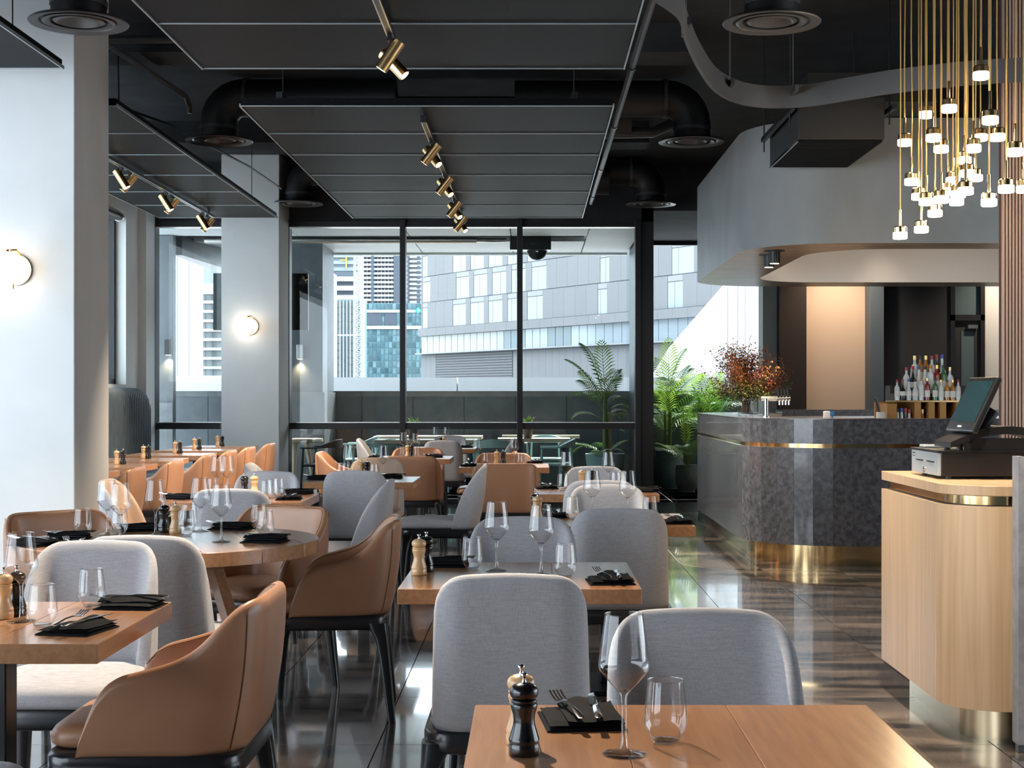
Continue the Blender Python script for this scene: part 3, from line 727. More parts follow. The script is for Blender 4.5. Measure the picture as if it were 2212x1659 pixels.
def leg_mesh(x, y, x2, y2, ztop):
    m = MB(); rings = []
    sx = 1 if x > 0 else -1; sy = 1 if y > 0 else -1
    for t, hx, hy in ((0, 0.040, 0.042), (0.06, 0.036, 0.037), (0.16, 0.026, 0.027), (0.35, 0.021, 0.022), (0.7, 0.017, 0.018), (1.0, 0.0135, 0.0145)):
        z = ztop * (1 - t); k = t
        ox = sx * (0.021 - hx); oy = sy * (0.022 - hy)          # bracket widens inwards only
        cx = x + (x2 - x) * k + ox * 1.0; cy = y + (y2 - y) * k + oy
        rings.append([(cx + px, cy + py, z) for px, py in rrect(-hx, hx, -hy, hy, min(hx, hy) * 0.45, 2)])
    rings.reverse()
    m.loft(rings); return m

def make_chair(kind):
    arm = kind == 'tan_armchair'
    root = empty({'grey': 'side_chair', 'duo': 'side_chair', 'tan_armchair': 'armchair'}[kind], (0, 0, 0), 0, 'x', 'chair')
    if arm:
        half, r, side, th = 0.265, 0.13, 0.275, 0.05; yb, zb = -0.275, 0.424
        tab = [(0, 1.0), (0.06, 0.99), (0.12, 0.955), (0.18, 0.90), (0.25, 0.82), (0.32, 0.735), (0.41, 0.655), (0.5, 0.605), (0.69, 0.545), (0.8, 0.515), (0.87, 0.475), (0.93, 0.40), (0.97, 0.29), (1.0, 0.06)]
        def zt(s, tot):
            q = math.pi * r / 2
            y = 0 if s <= half - r else (r - r * math.cos((s - half + r) / r) if s <= half - r + q else r + s - (half - r) - q)
            t = min(1, y / (r + side))
            for (a0, b0), (a1, b1) in zip(tab[:-1], tab[1:]):
                if t <= a1: return zb + (b0 + (b1 - b0) * (t - a0) / (a1 - a0)) * (0.797 - zb)
            return zb + 0.06 * (0.797 - zb)
        m, P, tot = shell(half, r, side, zt, zb, 0.12, th, 0.02, 9, 26)
        mats = ['tan_leather', 'tan_leather']; sm = 'tan_leather'; hw = 0.245
    else:
        half, r, side, th = 0.212, 0.085, 0.085, 0.05; yb, zb = -0.265, 0.426
        def zt(s, tot):
            s0 = half - r - 0.02
            if s <= s0: return 0.845 - 0.004 * (s / s0) ** 2
            e = (s - s0) / (tot - s0); return zb + 0.03 + (0.841 - zb - 0.03) * max(0.0, 1 - e ** 2.3) ** 0.55
        m, P, tot = shell(half, r, side, zt, zb, 0.15, th, 0.06, 9, 16)
        mats = ['grey_fabric', 'beige_leather' if kind == 'duo' else 'grey_fabric']; sm = 'beige_leather' if kind == 'duo' else 'grey_fabric'; hw = 0.225
    m.v = [(x, y + yb, z) for x, y, z in m.v]
    bk_ = m.build('backrest', mats, root, sub=1)
    sy1 = 0.228 if arm else 0.255
    seat_mesh(hw - (0.045 if arm else 0.012), yb + 0.05, sy1, 0.425, 0.495, 0.07).build('seat', sm, root, sub=1)
    frame_mesh(hw + (0.018 if arm else 0.005), yb + 0.005, sy1 - 0.012, 0.372, 0.432, 0.075).build('seat_frame', 'ebony', root, angle=50)
    fx, fy0, fy1 = hw - 0.012 + (0.012 if arm else 0), yb + 0.035, sy1 - 0.045
    for sx in (-1, 1):
        leg_mesh(sx * fx, fy1, sx * (fx + 0.015), fy1 + 0.015, 0.40).build('leg', 'ebony', root, angle=50)
        leg_mesh(sx * fx, fy0, sx * (fx + 0.012), fy0 - 0.035, 0.40).build('leg', 'ebony', root, angle=50)
    # stitched seam where the back turns into the sides
    for sg in (-1, 1):
        s = sg * (half - r + (0.10 if arm else 0.0)) if arm else None
        if arm:
            pts = [(lambda p: (p[0], p[1] + yb - 0.0005, p[2]))(P(s, v, 0.0)) for v in [i / 12 for i in range(13)]]
            MB().tube(pts, 0.0014, 5).build('seam', 'seam', bk_)
            ptsi = [(lambda p: (p[0], p[1] + yb, p[2] + 0.001))(P(sg * q * tot, 1.0, th * 0.62)) for q in [i / 24 for i in range(3, 24)]]
            MB().tube(ptsi, 0.0013, 5).build('piping', 'seam', bk_)
    return root
grey = Proto(make_chair('grey')); duo = Proto(make_chair('duo')); tan = Proto(make_chair('tan_armchair'))
G1 = 'grey fabric side chairs'; G2 = 'tan leather armchairs'; G3 = 'two-tone side chairs'
def ch(pr, x, y, deg, label): pr.put((x, y, 0), R(deg), label, {id(grey): G1, id(duo): G3, id(tan): G2}[id(pr)])
T = dict(A='the big table cut off by the picture bottom', B='the centre table with the two wine glasses', C='the square table by the sconce pillar', D='the round table',
         E='the square table just beyond the round one', F='the white-lit square table in mid-room', G='the square table behind the mid-room one', H='the square table with orange chair backs',
         I='the square table in front of the palm pots', J='the square table alongside the bar', K='the last square table before the window')
ch(grey, 0.36, 2.88, 180, 'large grey fabric chair facing the viewer across the big bottom table')
ch(grey, -0.057, 4.12, 0, 'grey fabric chair in the middle seen squarely from behind, tallest in view')
ch(grey, -0.037, 5.30, 180, 'grey fabric chair behind the two wine glasses of the centre table')
ch(grey, 0.355, 6.33, 0, 'grey fabric chair with its back to the viewer at the table alongside the bar')
ch(grey, 0.385, 7.34, 180, 'grey fabric chair behind the wine glasses of the table alongside the bar')
ch(grey, 0.37, 8.34, 0, 'bluish-lit grey chair, second of three overlapping backs before the palm pots')
ch(grey, 0.405, 9.30, 180, 'grey chair back just below the mint planter, last of three overlapping backs')
ch(grey, -1.09, 9.38, 0, 'grey fabric chair with its back to the viewer at the white-lit mid-room table')
ch(duo, -1.15, 10.68, 180, 'side chair with beige inner back and grey rim behind the mid-room pepper mills')
ch(grey, -0.63, 9.95, 90, 'grey fabric chair in full profile with its seat showing, beside the orange chair back')
ch(grey, -1.62, 10.1, -90, 'small grey chair top peeking above another chair before the far pillar')
ch(grey, -1.49, 7.60, 0, 'grey fabric chair with its back to the viewer just beyond the round table')
ch(grey, -1.60, 8.68, 180, 'grey fabric chair behind the black and pale mills beyond the round table')
ch(duo, -2.03, 8.15, -90, 'beige-lit side chair at the foot of the sconce pillar')
ch(grey, -1.09, 8.15, 90, 'grey fabric chair edge-on, its seat pushed towards the table beyond the round one')
ch(grey, -1.29, 5.17, 0, 'grey fabric chair drawn up to the round table, back to the viewer')
ch(grey, -1.37, 4.38, 180, 'grey fabric chair behind the square table by the sconce pillar, seat showing')
ch(grey, -1.335, 3.10, 0, 'grey fabric seat corner poking into the bottom corner of the picture')
ch(grey, -0.92, 15.48, 0, 'grey fabric chair with its back to the viewer at the last table before the window')
ch(grey, -0.95, 16.80, 180, 'grey fabric chair facing the room at the last table before the window')
ch(grey, -1.56, 15.95, -90, 'grey fabric chair in profile at the pillar side of the last table')
ch(grey, -0.50, 15.95, 90, 'grey fabric chair in profile at the bar side of the last table')
ch(tan, -0.985, 3.87, 90, 'big tan leather armchair in profile, its base cut off by the picture bottom')
ch(tan, -0.865, 6.165, 95, 'tan leather armchair in profile with all dark legs showing, beside the round table')
ch(tan, -1.25, 6.56, 152, 'tan leather armchair at the window side of the round table, pale inside lit')
ch(tan, -1.90, 6.28, -137, 'orange-brown leather armchair in front of the sconce pillar at the round table')
ch(tan, -2.17, 5.5, -90, 'tan armchair of which only an arm tip shows at the picture edge')
ch(tan, -0.20, 11.38, 0, 'orange-brown leather armchair seen squarely from behind in mid-room')
ch(tan, -0.25, 12.76, 180, 'tan armchair facing the viewer behind the mills of the table with orange chair backs')
ch(tan, -0.45, 13.36, 90, 'tan armchair whose pale seat shows under the table with orange chair backs')
ch(tan, -1.03, 12.68, 0, 'brown leather armchair from behind beside the white-lit mid-room table end')
ch(tan, -1.11, 14.12, 180, 'tan armchair facing the viewer beneath the two distant wine glasses')
ch(tan, -1.62, 13.35, -90, 'tan armchair in profile beside the far pillar, dark inside showing')
for k, y in enumerate((10.45, 11.6, 12.8, 13.72, 14.65, 15.8)):
    nm = ('first in the banquette row, beside the sconce pillar', 'second in the banquette row', 'third in the banquette row', 'fourth in the banquette row', 'fifth in the banquette row', 'last in the banquette row, against the far pillar')[k]
    ch(tan, -3.08, y, 90, 'tan leather armchair ' + nm)

# ================================================================ TABLES
TH = 0.045
def make_table(w, d):
    root = empty('dining_table', (0, 0, 0), 0, 'x', 'table')
    ws = (0.36, 0.28, 0.36); x = -w / 2
    for q in ws:
        MB().box(x + 0.0003, x + q * w - 0.0003, -d / 2, d / 2, 0.75 - TH, 0.75).build('plank', 'oak', root, smooth=False, bevel=0.0015, seg=1); x += q * w
    MB().box(-0.04, 0.04, -0.04, 0.04, 0.02, 0.69).build('post', 'black_metal', root, smooth=False, bevel=0.004)
    MB().box(-0.25, 0.25, -0.03, 0.03, 0.685, 0.705).box(-0.03, 0.03, -0.25, 0.25, 0.685, 0.705).build('top_bracket', 'black_metal', root, smooth=False)
    MB().box(-0.23, 0.23, -0.23, 0.23, 0.0, 0.018).build('base_plate', 'black_metal', root, smooth=False, bevel=0.004)
    return root
sq = Proto(make_table(0.71, 0.69))
TP = dict(A=(0.251, 2.34), B=(-0.037, 4.64), C=(-1.335, 3.685), E=(-1.575, 8.135), F=(-1.128, 9.93), G=(-1.085, 13.45), H=(-0.222, 11.91), I=(0.368, 8.76), J=(0.345, 6.70), K=(-0.955, 15.95))
TL = dict(A='big oak table in the bottom corner with a black mill and one wine glass', B='square oak table in the centre with two wine glasses', C='square oak table by the sconce pillar, cut by the picture edge',
          E='square oak table just beyond the round one', F='pale-lit square oak table in mid-room with grey chairs around', G='oak table between two tan armchairs before the last row',
          H='square oak table behind the orange leather chair back', I='pale-lit oak table in front of the palm pots', J='square oak table alongside the stone bar', K='last square oak table before the window wall')
for k, (x, y) in TP.items(): sq.put((x, y, 0), 0, TL[k], 'square oak dining tables')
bq = Proto(make_table(0.75, 0.70))
for k, y in enumerate((10.78, 11.915, 13.02, 14.22, 15.37, 16.40)):
    nm = ('first, half hidden by the sconce pillar', 'second from the sconce pillar', 'third from the sconce pillar', 'fourth from the sconce pillar', 'fifth from the sconce pillar', 'last, against the window')[k]
    bq.put((-3.475, y, 0), 0, 'oak banquette table in the row along the wall, ' + nm, 'banquette tables')
# round table with splayed flat legs
rt = empty('round_table', (-1.41, 5.78, 0), R(20), 'round oak dining table on splayed flat wooden legs', 'table')
def disc_plank(x0, x1, r, z0, z1):
    pts = []; n_ = 14
    for i in range(n_ + 1): x = x0 + (x1 - x0) * i / n_; pts.append((x, math.sqrt(max(0.0, r * r - x * x))))
    for i in range(n_, -1, -1): x = x0 + (x1 - x0) * i / n_; pts.append((x, -math.sqrt(max(0.0, r * r - x * x))))
    q = []
    for p_ in pts:
        if not q or (Vector(p_) - Vector(q[-1])).length > 1e-4: q.append(p_)
    if (Vector(q[0]) - Vector(q[-1])).length < 1e-4: q.pop()
    q.reverse()
    return MB().loft([[(x, y, z0) for x, y in q], [(x, y, z1) for x, y in q]])
cuts = [-0.57, -0.40, -0.17, 0.05, 0.27, 0.45, 0.57]
for a_, b_ in zip(cuts[:-1], cuts[1:]): disc_plank(a_ + 0.0003, b_ - 0.0003, 0.57, 0.698, 0.75).build('plank', 'oak', rt, angle=30, bevel=0.0015, seg=1)
for k in range(4):
    T_ = Matrix.Rotation(R(90 * k + 10), 4, 'Z')
    m = MB(); rings = []
    for z, r_ in ((0.0, 0.37), (0.70, 0.15)):
        rings.append([tuple(T_ @ Vector(p)) for p in ((r_ - 0.022, -0.055, z), (r_ + 0.022, -0.055, z), (r_ + 0.022, 0.055, z), (r_ - 0.022, 0.055, z))])
    m.loft(rings).build('leg', 'oak', rt, smooth=False, bevel=0.003)
MB().box(-0.2, 0.2, -0.04, 0.04, 0.63, 0.70).box(-0.04, 0.04, -0.2, 0.2, 0.63, 0.70).build('apron', 'oak', rt, smooth=False)

# banquette
bk = empty('banquette', (LX, 10.1, 0), 0, 'tall blue-grey banquette with vertical channel tufting along the wall', 'banquette')
MB().box(0.06, 0.7, 0, 7.42, 0.0, 0.30).build('plinth', 'black_metal', bk, smooth=False)
MB().box(0.12, 0.72, 0, 7.42, 0.30, 0.46).build('seat', 'banquette', bk, bevel=0.04, seg=3)
L_ = 7.43; pitch = 0.075; n = int(L_ / pitch)
ch0 = MB(); rings = []
def chan(y0, w, ztop, rnd):
    m = MB(); rings = []
    for z in (0.30, 0.6, 0.9, 1.15, ztop - 0.12, ztop - 0.06, ztop - 0.02, ztop):
        dx = 0.0
        if z > ztop - 0.1: dx = 0.10 - math.sqrt(max(0.0, 0.01 - (z - ztop + 0.1) ** 2))
        rings.append([(0.03, y0, z), (0.15 - dx, y0, z), (0.172 - dx, y0 + w * 0.2, z), (0.18 - dx, y0 + w * 0.5, z), (0.172 - dx, y0 + w * 0.8, z), (0.15 - dx, y0 + w, z), (0.03, y0 + w, z)])
    return m.loft(rings)
c0 = chan(0, pitch, 1.40, 0).build('channel', 'banquette', bk, angle=60)
for i in range(1, n):
    y = i * pitch
    c = c0.copy(); C.objects.link(c); c.parent = bk; c.location = (0, y, 0)
    e = (n - 1 - i)
    if e < 4: c.scale = (1, 1, (0.90, 0.955, 0.982, 0.995)[e])

# ================================================================ SCONCES
def sconce(x, y, z, label):
    o = empty('wall_sconce', (x, y, z), 0, label, 'wall lamp', 'globe wall sconces')
    sp_ = MB().lathe([(0.0001 + 0.1005 * math.sin(R(a)), -0.1005 * math.cos(R(a))) for a in range(0, 181, 10)], 32, c=(0, -0.14, 0)).build('globe', 'globe', o)
    MB().cyl((0.02, 0, 0.0), (0.02, -0.02, 0.0), 0.095, n=32).build('back_plate', 'brass', o)
    MB().cyl((0.02, -0.01, 0.0), (0.02, -0.10, 0.0), 0.012, n=10).cyl((0.01, -0.14, 0.10), (0.01, -0.14, 0.112), 0.03, n=16).tube([(0.01, -0.14, 0.11), (0.05, -0.10, 0.115), (0.05, -0.02, 0.09)], 0.007, 8).cyl((0.03, -0.10, -0.09), (0.03, -0.10, -0.125), 0.006, n=8).build('arm', 'brass', o)
    return o
sconce(-3.238, 9.25, 2.095, 'white glass globe sconce glowing on the big pillar, cut by the picture edge')
sconce((532 - CX) * 17.16 / F, 17.3, 2.12, 'small white globe sconce on the far pillar')
# ================================================================ TABLEWARE
ZT = 0.7505
def make_wine():
    m = MB()
    m.lathe([(0.0045, 0.096), (0.010, 0.100), (0.022, 0.112), (0.034, 0.126), (0.0395, 0.134), (0.0405, 0.140), (0.0395, 0.150), (0.0355, 0.18), (0.0300, 0.219)], 40, 0)
    m.lathe([(0.0300, 0.2185), (0.0307, 0.2192), (0.0307, 0.2202), (0.0299, 0.2206), (0.0293, 0.2200), (0.0293, 0.2190), (0.0300, 0.2185)], 40, 1)
    m.lathe([(0.0, 0.0), (0.033, 0.0), (0.0345, 0.001), (0.0345, 0.0022), (0.030, 0.0032), (0.012, 0.006), (0.0055, 0.011), (0.0042, 0.03), (0.0040, 0.075), (0.0050, 0.092), (0.0100, 0.0995), (0.006, 0.102), (0.0, 0.102)], 28, 1)
    o = m.build('wine_glass', ['bowl_glass', 'stem_glass'], angle=60); return tag(o, 'x', 'wine glass')
def make_tumbler():
    m = MB()
    m.lathe([(0.0, 0.0045), (0.018, 0.0045), (0.024, 0.009), (0.032, 0.022), (0.0350, 0.032), (0.0345, 0.045), (0.0320, 0.075), (0.0290, 0.1005)], 36, 0)
    m.lathe([(0.0290, 0.1), (0.0297, 0.1006), (0.0296, 0.1017), (0.0288, 0.102), (0.0283, 0.1012), (0.0284, 0.1003), (0.0290, 0.1)], 36, 1)
    m.lathe([(0.0, 0.0), (0.017, 0.0), (0.021, 0.002), (0.0225, 0.006), (0.019, 0.0068), (0.0, 0.0062)], 28, 1)
    o = m.build('tumbler', ['bowl_glass', 'stem_glass'], angle=60); return tag(o, 'x', 'glass')
def make_mill(black):
    w_ = 'mill_black' if black else 'mill_wood'
    o = empty('pepper_mill' if black else 'salt_mill', (0, 0, 0), 0, 'x', 'mill')
    MB().lathe([(0.0, 0), (0.0235, 0), (0.0245, 0.001), (0.0245, 0.0155), (0.0232, 0.018), (0.0240, 0.0205), (0.0243, 0.024), (0.0232, 0.027), (0.0225, 0.029), (0.0212, 0.034), (0.0175, 0.046), (0.0165, 0.054), (0.0175, 0.063), (0.0205, 0.073), (0.0212, 0.0765), (0.0205, 0.080), (0.0190, 0.0815), (0.0205, 0.083), (0.0205, 0.0855), (0.018, 0.087), (0, 0.087)], 32).build('body', w_, o, angle=60)
    hd_ = MB().lathe([(0, 0.0872), (0.0170, 0.0872), (0.0205, 0.090), (0.0228, 0.0955), (0.0222, 0.102), (0.0185, 0.1075), (0.0125, 0.1105), (0.006, 0.1125), (0, 0.113)], 32).build('head', w_, o, angle=60)
    MB().lathe([(0.0, 0.112), (0.0042, 0.112), (0.0030, 0.1155), (0.0028, 0.119), (0.0052, 0.122), (0.0058, 0.125), (0.0040, 0.1275), (0, 0.1282)], 16).build('knob', 'steel', hd_, angle=60)
    return o
def make_napkin():
    m = MB(); w_, d_ = 0.135, 0.155
    nx, ny = 12, 12
    def layer(x0, x1, y0, y1, z0, t, wav, ph):
        top = []; bot = []
        for j in range(ny + 1):
            for i in range(nx + 1):
                u, v = i / nx, j / ny; x = x0 + (x1 - x0) * u; y = y0 + (y1 - y0) * v
                edge = min(u, 1 - u, v, 1 - v); rd = min(1.0, (edge * 9)) ** 0.5
                z = z0 + t * (0.25 + 0.75 * rd) + wav * (0.5 + 0.5 * math.sin(7 * u + 3 * v + ph)) * (0.3 + v)
                top.append((x, y, z)); bot.append((x, y, z0 + (z - z0) * 0.1 if z0 < 0.001 else z - t * 0.9 * rd))
        k = len(top); fs = []; nn = nx + 1
        for j in range(ny):
            for i in range(nx):
                a = j * nn + i; fs.append((a, a + 1, a + nn + 1, a + nn)); fs.append((k + a, k + a + nn, k + a + nn + 1, k + a + 1))
        ring = [i for i in range(nn)] + [j * nn + nx for j in range(1, ny + 1)] + [ny * nn + i for i in range(nx - 1, -1, -1)] + [j * nn for j in range(ny - 1, 0, -1)]
        for a, b in zip(ring, ring[1:] + ring[:1]): fs.append((a, k + a, k + b, b))
        m.add(top + bot, fs)
    layer(-w_ / 2, w_ / 2, -d_ / 2, d_ / 2, 0.0, 0.008, 0.001, 0.0)
    layer(-w_ / 2 + 0.004, w_ / 2 - 0.002, -d_ / 2 + 0.002, d_ / 2 - 0.004, 0.0075, 0.006, 0.004, 1.0)
    layer(-w_ / 2 + 0.035, w_ / 2 - 0.004, -d_ / 2 + 0.003, d_ / 2 + 0.002, 0.0135, 0.004, 0.010, 2.2)
    o = m.build('napkin', 'napkin', angle=70); return tag(o, 'x', 'napkin')
def make_fork():
    m = MB(); rings = []
    for y, hw, z in ((-0.095, 0.002, 0.001), (-0.09, 0.006, 0.001), (-0.07, 0.0062, 0.004), (-0.03, 0.004, 0.007), (0.02, 0.0025, 0.006), (0.04, 0.004, 0.003), (0.048, 0.0105, 0.002), (0.056, 0.0115, 0.002)):
        rings.append([(-hw, y, z), (0, y, z - 0.0008), (hw, y, z), (0, y, z + 0.0022)])
    m.loft(rings)
    for i in range(4):
        x = -0.0096 + i * 0.0064
        m.loft([[(x - 0.0016, y, z), (x + 0.0016, y, z), (x + 0.0013, y, z + 0.0016), (x - 0.0013, y, z + 0.0016)] for y, z in ((0.054, 0.002), (0.075, 0.0045), (0.098, 0.010))])
    o = m.build('fork', 'steel', angle=50); return tag(o, 'x', 'fork')
def make_knife():
    m = MB(); rings = []
    for y, a, b, t in ((-0.10, -0.003, 0.003, 0.002), (-0.096, -0.0075, 0.0075, 0.003), (-0.06, -0.006, 0.006, 0.0035), (-0.01, -0.0045, 0.0045, 0.003), (0.0, -0.004, 0.004, 0.002), (0.012, -0.009, 0.006, 0.0012), (0.07, -0.010, 0.006, 0.001), (0.10, -0.004, 0.0055, 0.0008), (0.108, 0.003, 0.0045, 0.0006)):
        rings.append([(a, y, 0.003), ((a + b) / 2, y, 0.003 - t), (b, y, 0.003), ((a + b) / 2, y, 0.003 + t)])
    o = m.loft(rings).build('knife', 'steel', angle=50); return tag(o, 'x', 'knife')
wine = Proto(make_wine()); tumb = Proto(make_tumbler()); millb = Proto(make_mill(True)); millw = Proto(make_mill(False))
nap = Proto(make_napkin()); fork = Proto(make_fork()); knife = Proto(make_knife())
S = dict(A='on the big bottom table', B='on the centre table', C='on the square table by the sconce pillar', D='on the round table', E='on the table just beyond the round one',
         F='on the pale-lit mid-room table', G='on the table between tan armchairs', H='on the table behind the orange chair', I='on the table before the palm pots', J='on the table alongside the bar', K='on the last table before the window')
def put(pr, key, x, y, what, grp, rz=0.0): return pr.put((x, y, ZT), rz, what + ' ' + S[key], grp)
def setting(key, p, deg, which, only=False):
    """napkin with fork and knife laid on it"""
    x, y = p; a = R(deg)
    put(nap, key, x, y, 'folded black napkin ' + which, 'black napkins', a)
    c, s = math.cos(a), math.sin(a)
    for pr, nm, dx, da in ((fork, 'steel fork on napkin ', -0.022, 0.12), (knife, 'steel knife on napkin ', 0.024, -0.08)):
        o = put(pr, key, x + c * dx, y + s * dx, nm + which, 'cutlery on the napkins', a + da); o.location.z = ZT + 0.0245
def xy(px, py): p = at(px, py, 0.75); return p.x, p.y
GW, GT, GM = 'wine glasses', 'stemless tumblers', 'salt and pepper mills'
# big bottom table
put(millb, 'A', *xy(1132, 1630), 'glossy black pepper mill', GM); put(millw, 'A', -0.018, 2.382, 'pale wooden mill hidden behind the black one', GM)
put(wine, 'A', *xy(1348, 1631), 'large clear wine glass', GW); put(tumb, 'A', *xy(1438, 1605), 'clear stemless tumbler', GT)
setting('A', (xy(1254, 1550)[0], 2.545), 6, 'with rumpled folds')
# centre table
put(millw, 'B', *xy(905, 1242), 'pale turned wooden mill', GM); put(millb, 'B', *xy(921, 1235), 'black mill half hidden by the wooden one', GM)
put(tumb, 'B', *xy(1020, 1229), 'clear tumbler nearer the mills', GT); put(wine, 'B', *xy(1073, 1233), 'wine glass nearer the mills', GW)
put(wine, 'B', *xy(1169, 1243), 'wine glass further from the mills', GW); put(tumb, 'B', *xy(1221, 1247), 'clear tumbler behind the grey chair corner', GT)
setting('B', xy(962, 1222), 92, 'beside the mills'); setting('B', xy(1318, 1258), 4, 'on the bar-side corner')
# square table by the sconce pillar
put(millw, 'C', *xy(8, 1336), 'pale wooden mill at the picture edge', GM); put(millb, 'C', *xy(36, 1330), 'black mill behind the wine glass', GM)
put(wine, 'C', *xy(46, 1343), 'large wine glass', GW); put(tumb, 'C', *xy(92, 1353), 'clear tumbler beside the wine glass', GT); put(tumb, 'C', *xy(198, 1312), 'clear tumbler against the rolled napkin', GT)
setting('C', xy(168, 1363), -12, 'holding an upright fork'); setting('C', (xy(300, 1302)[0], 3.93), 84, 'along the window-side edge')
# round table
put(wine, 'D', *xy(433, 1148), 'wine glass between the mills and the tan armchair', GW); put(wine, 'D', *xy(478, 1171), 'wine glass standing by itself closest to the viewer', GW)
put(wine, 'D', *xy(336, 1156), 'wine glass just beside the black mill', GW); put(wine, 'D', *xy(232, 1155), 'wine glass against the sconce pillar', GW); put(wine, 'D', *xy(260, 1168), 'wine glass before the beige-lit chair', GW)
for p, wd in (((560, 1142), 'tumbler further back of the pair'), ((573, 1158), 'tumbler in front of the pair'), ((409, 1142), 'tumbler behind the wooden mill'), ((402, 1157), 'short tumbler before the wooden mill'), ((179, 1154), 'tumbler by the orange-brown armchair'), ((258, 1154), 'tumbler under the twin wine glasses')):
    put(tumb, 'D', *xy(*p), 'clear ' + wd, GT)
put(millb, 'D', *xy(354, 1150), 'glossy black mill', GM); put(millw, 'D', *xy(379, 1152), 'pale wooden mill', GM)
setting('D', xy(573, 1170), 78, 'at the bar-side rim'); setting('D', xy(500, 1143), 70, 'before the pale-lit armchair'); setting('D', xy(150, 1164), 98, 'before the orange-brown armchair')
setting('D', xy(75, 1178), 60, 'at the picture-edge rim'); setting('D', xy(160, 1184), 15, 'behind the grey chair top'); setting('D', xy(302, 1146), 110, 'before the beige-lit chair')
# just beyond the round table
for key, px, Y_, pr, wd, g in (('E', 470, 8.3, wine, 'wine glass, first of a pair', GW), ('E', 491, 8.35, wine, 'wine glass, second of a pair', GW), ('E', 528, 8.28, millb, 'black mill', GM), ('E', 549, 8.28, millw, 'pale wooden mill', GM),
        ('E', 576, 8.0, tumb, 'tumbler, first of three', GT), ('E', 589, 8.08, tumb, 'tumbler, second of three', GT), ('E', 602, 8.2, tumb, 'tumbler, last of three', GT), ('E', 459, 8.2, tumb, 'tumbler beside the wine glass pair', GT),
        ('F', 753, 10.08, wine, 'wine glass nearer the far pillar', GW), ('F', 828, 10.08, wine, 'wine glass nearer the brown armchair', GW), ('F', 780, 10.05, millw, 'pale wooden mill', GM), ('F', 793, 10.02, millb, 'black mill', GM),
        ('F', 737, 9.95, tumb, 'tumbler nearer the far pillar', GT), ('F', 808, 9.95, tumb, 'tumbler beside the black mill', GT), ('F', 748, 10.12, tumb, 'tumbler under the wine glass', GT),
        ('G', 872, 13.68, wine, 'wine glass nearer the mullion', GW), ('G', 898, 13.4, wine, 'wine glass nearer the last table', GW), ('G', 881, 13.45, millw, 'pale wooden mill', GM), ('G', 889, 13.45, millb, 'black mill', GM), ('G', 868, 13.35, tumb, 'tumbler nearer the mullion', GT), ('G', 900, 13.2, tumb, 'tumbler nearer the last table', GT),
        ('H', 1031, 12.0, wine, 'wine glass further from the bar', GW), ('H', 1110, 11.95, wine, 'wine glass nearer the bar', GW), ('H', 1049, 11.9, tumb, 'tumbler further from the bar', GT), ('H', 1123, 11.88, tumb, 'tumbler nearer the bar', GT), ('H', 1073, 11.92, millw, 'pale wooden mill', GM), ('H', 1087, 11.9, millb, 'black mill', GM),
        ('I', 1224, 8.95, wine, 'wine glass before the mint chair', GW), ('I', 1314, 8.95, wine, 'wine glass before the mint planter', GW), ('I', 1216, 8.72, tumb, 'tumbler before the mint chair', GT), ('I', 1330, 8.85, tumb, 'tumbler before the mint planter', GT), ('I', 1257, 8.9, millw, 'pale wooden mill', GM), ('I', 1279, 8.9, millb, 'black mill', GM),
        ('J', 1279, 6.72, wine, 'wine glass further from the bar', GW), ('J', 1356, 6.70, wine, 'wine glass nearer the bar', GW), ('J', 1236, 6.73, tumb, 'tumbler further from the bar', GT), ('J', 1404, 6.72, tumb, 'tumbler nearer the bar', GT), ('J', 1161, 6.60, millw, 'pale wooden mill', GM), ('J', 1157, 6.75, millb, 'black mill peeping behind the wooden one', GM),
        ('K', 941, 16.05, wine, 'tiny wine glass nearer the mullion', GW), ('K', 965, 16.05, wine, 'tiny wine glass nearer the bar', GW), ('K', 953, 16.0, millb, 'black mill', GM), ('K', 958, 16.0, millw, 'pale wooden mill', GM)):
    put(pr, key, (px - CX) * Y_ / F, Y_, wd, g)
for key, p, d, wd in (('E', (624, 1079), 4, 'holding an upright fork'), ('E', (643, 1067), 80, 'along the window-side edge'), ('E', (386, 1078), 70, 'at the pillar-side corner'), ('F', (845, 1033), 90, 'at the brown armchair end'), ('F', (690, 1036), 80, 'at the far-pillar end'),
                      ('G', (938, 988), 88, 'at the last-table end'), ('G', (812, 988), 10, 'at the far-pillar end'), ('H', (1013, 1007), 5, 'away from the bar'), ('H', (1155, 1000), 5, 'towards the bar'),
                      ('I', (1181, 1055), 5, 'before the orange chair back'), ('I', (1392, 1062), 60, 'on the bar-side corner'), ('J', (1196, 1117), 5, 'beside the mills'), ('J', (1462, 1130), 4, 'on the bar-side corner'), ('K', (1006, 967), 85, 'at the bar-side end')):
    setting(key, xy(*p), d, wd)
for k, (pa, pb, Y_, nm) in enumerate(((252, 266, 12.1, 'second'), (310, 321, 13.2, 'third'), (378, 389, 14.4, 'fourth'), (420, 431, 15.5, 'fifth'), (470, 480, 16.5, 'last'))):
    millw.put(((pa - CX) * Y_ / F, Y_, ZT), 0, 'pale wooden mill on the %s banquette table' % nm, GM); millb.put(((pb - CX) * Y_ / F, Y_, ZT), 0, 'black mill on the %s banquette table' % nm, GM)

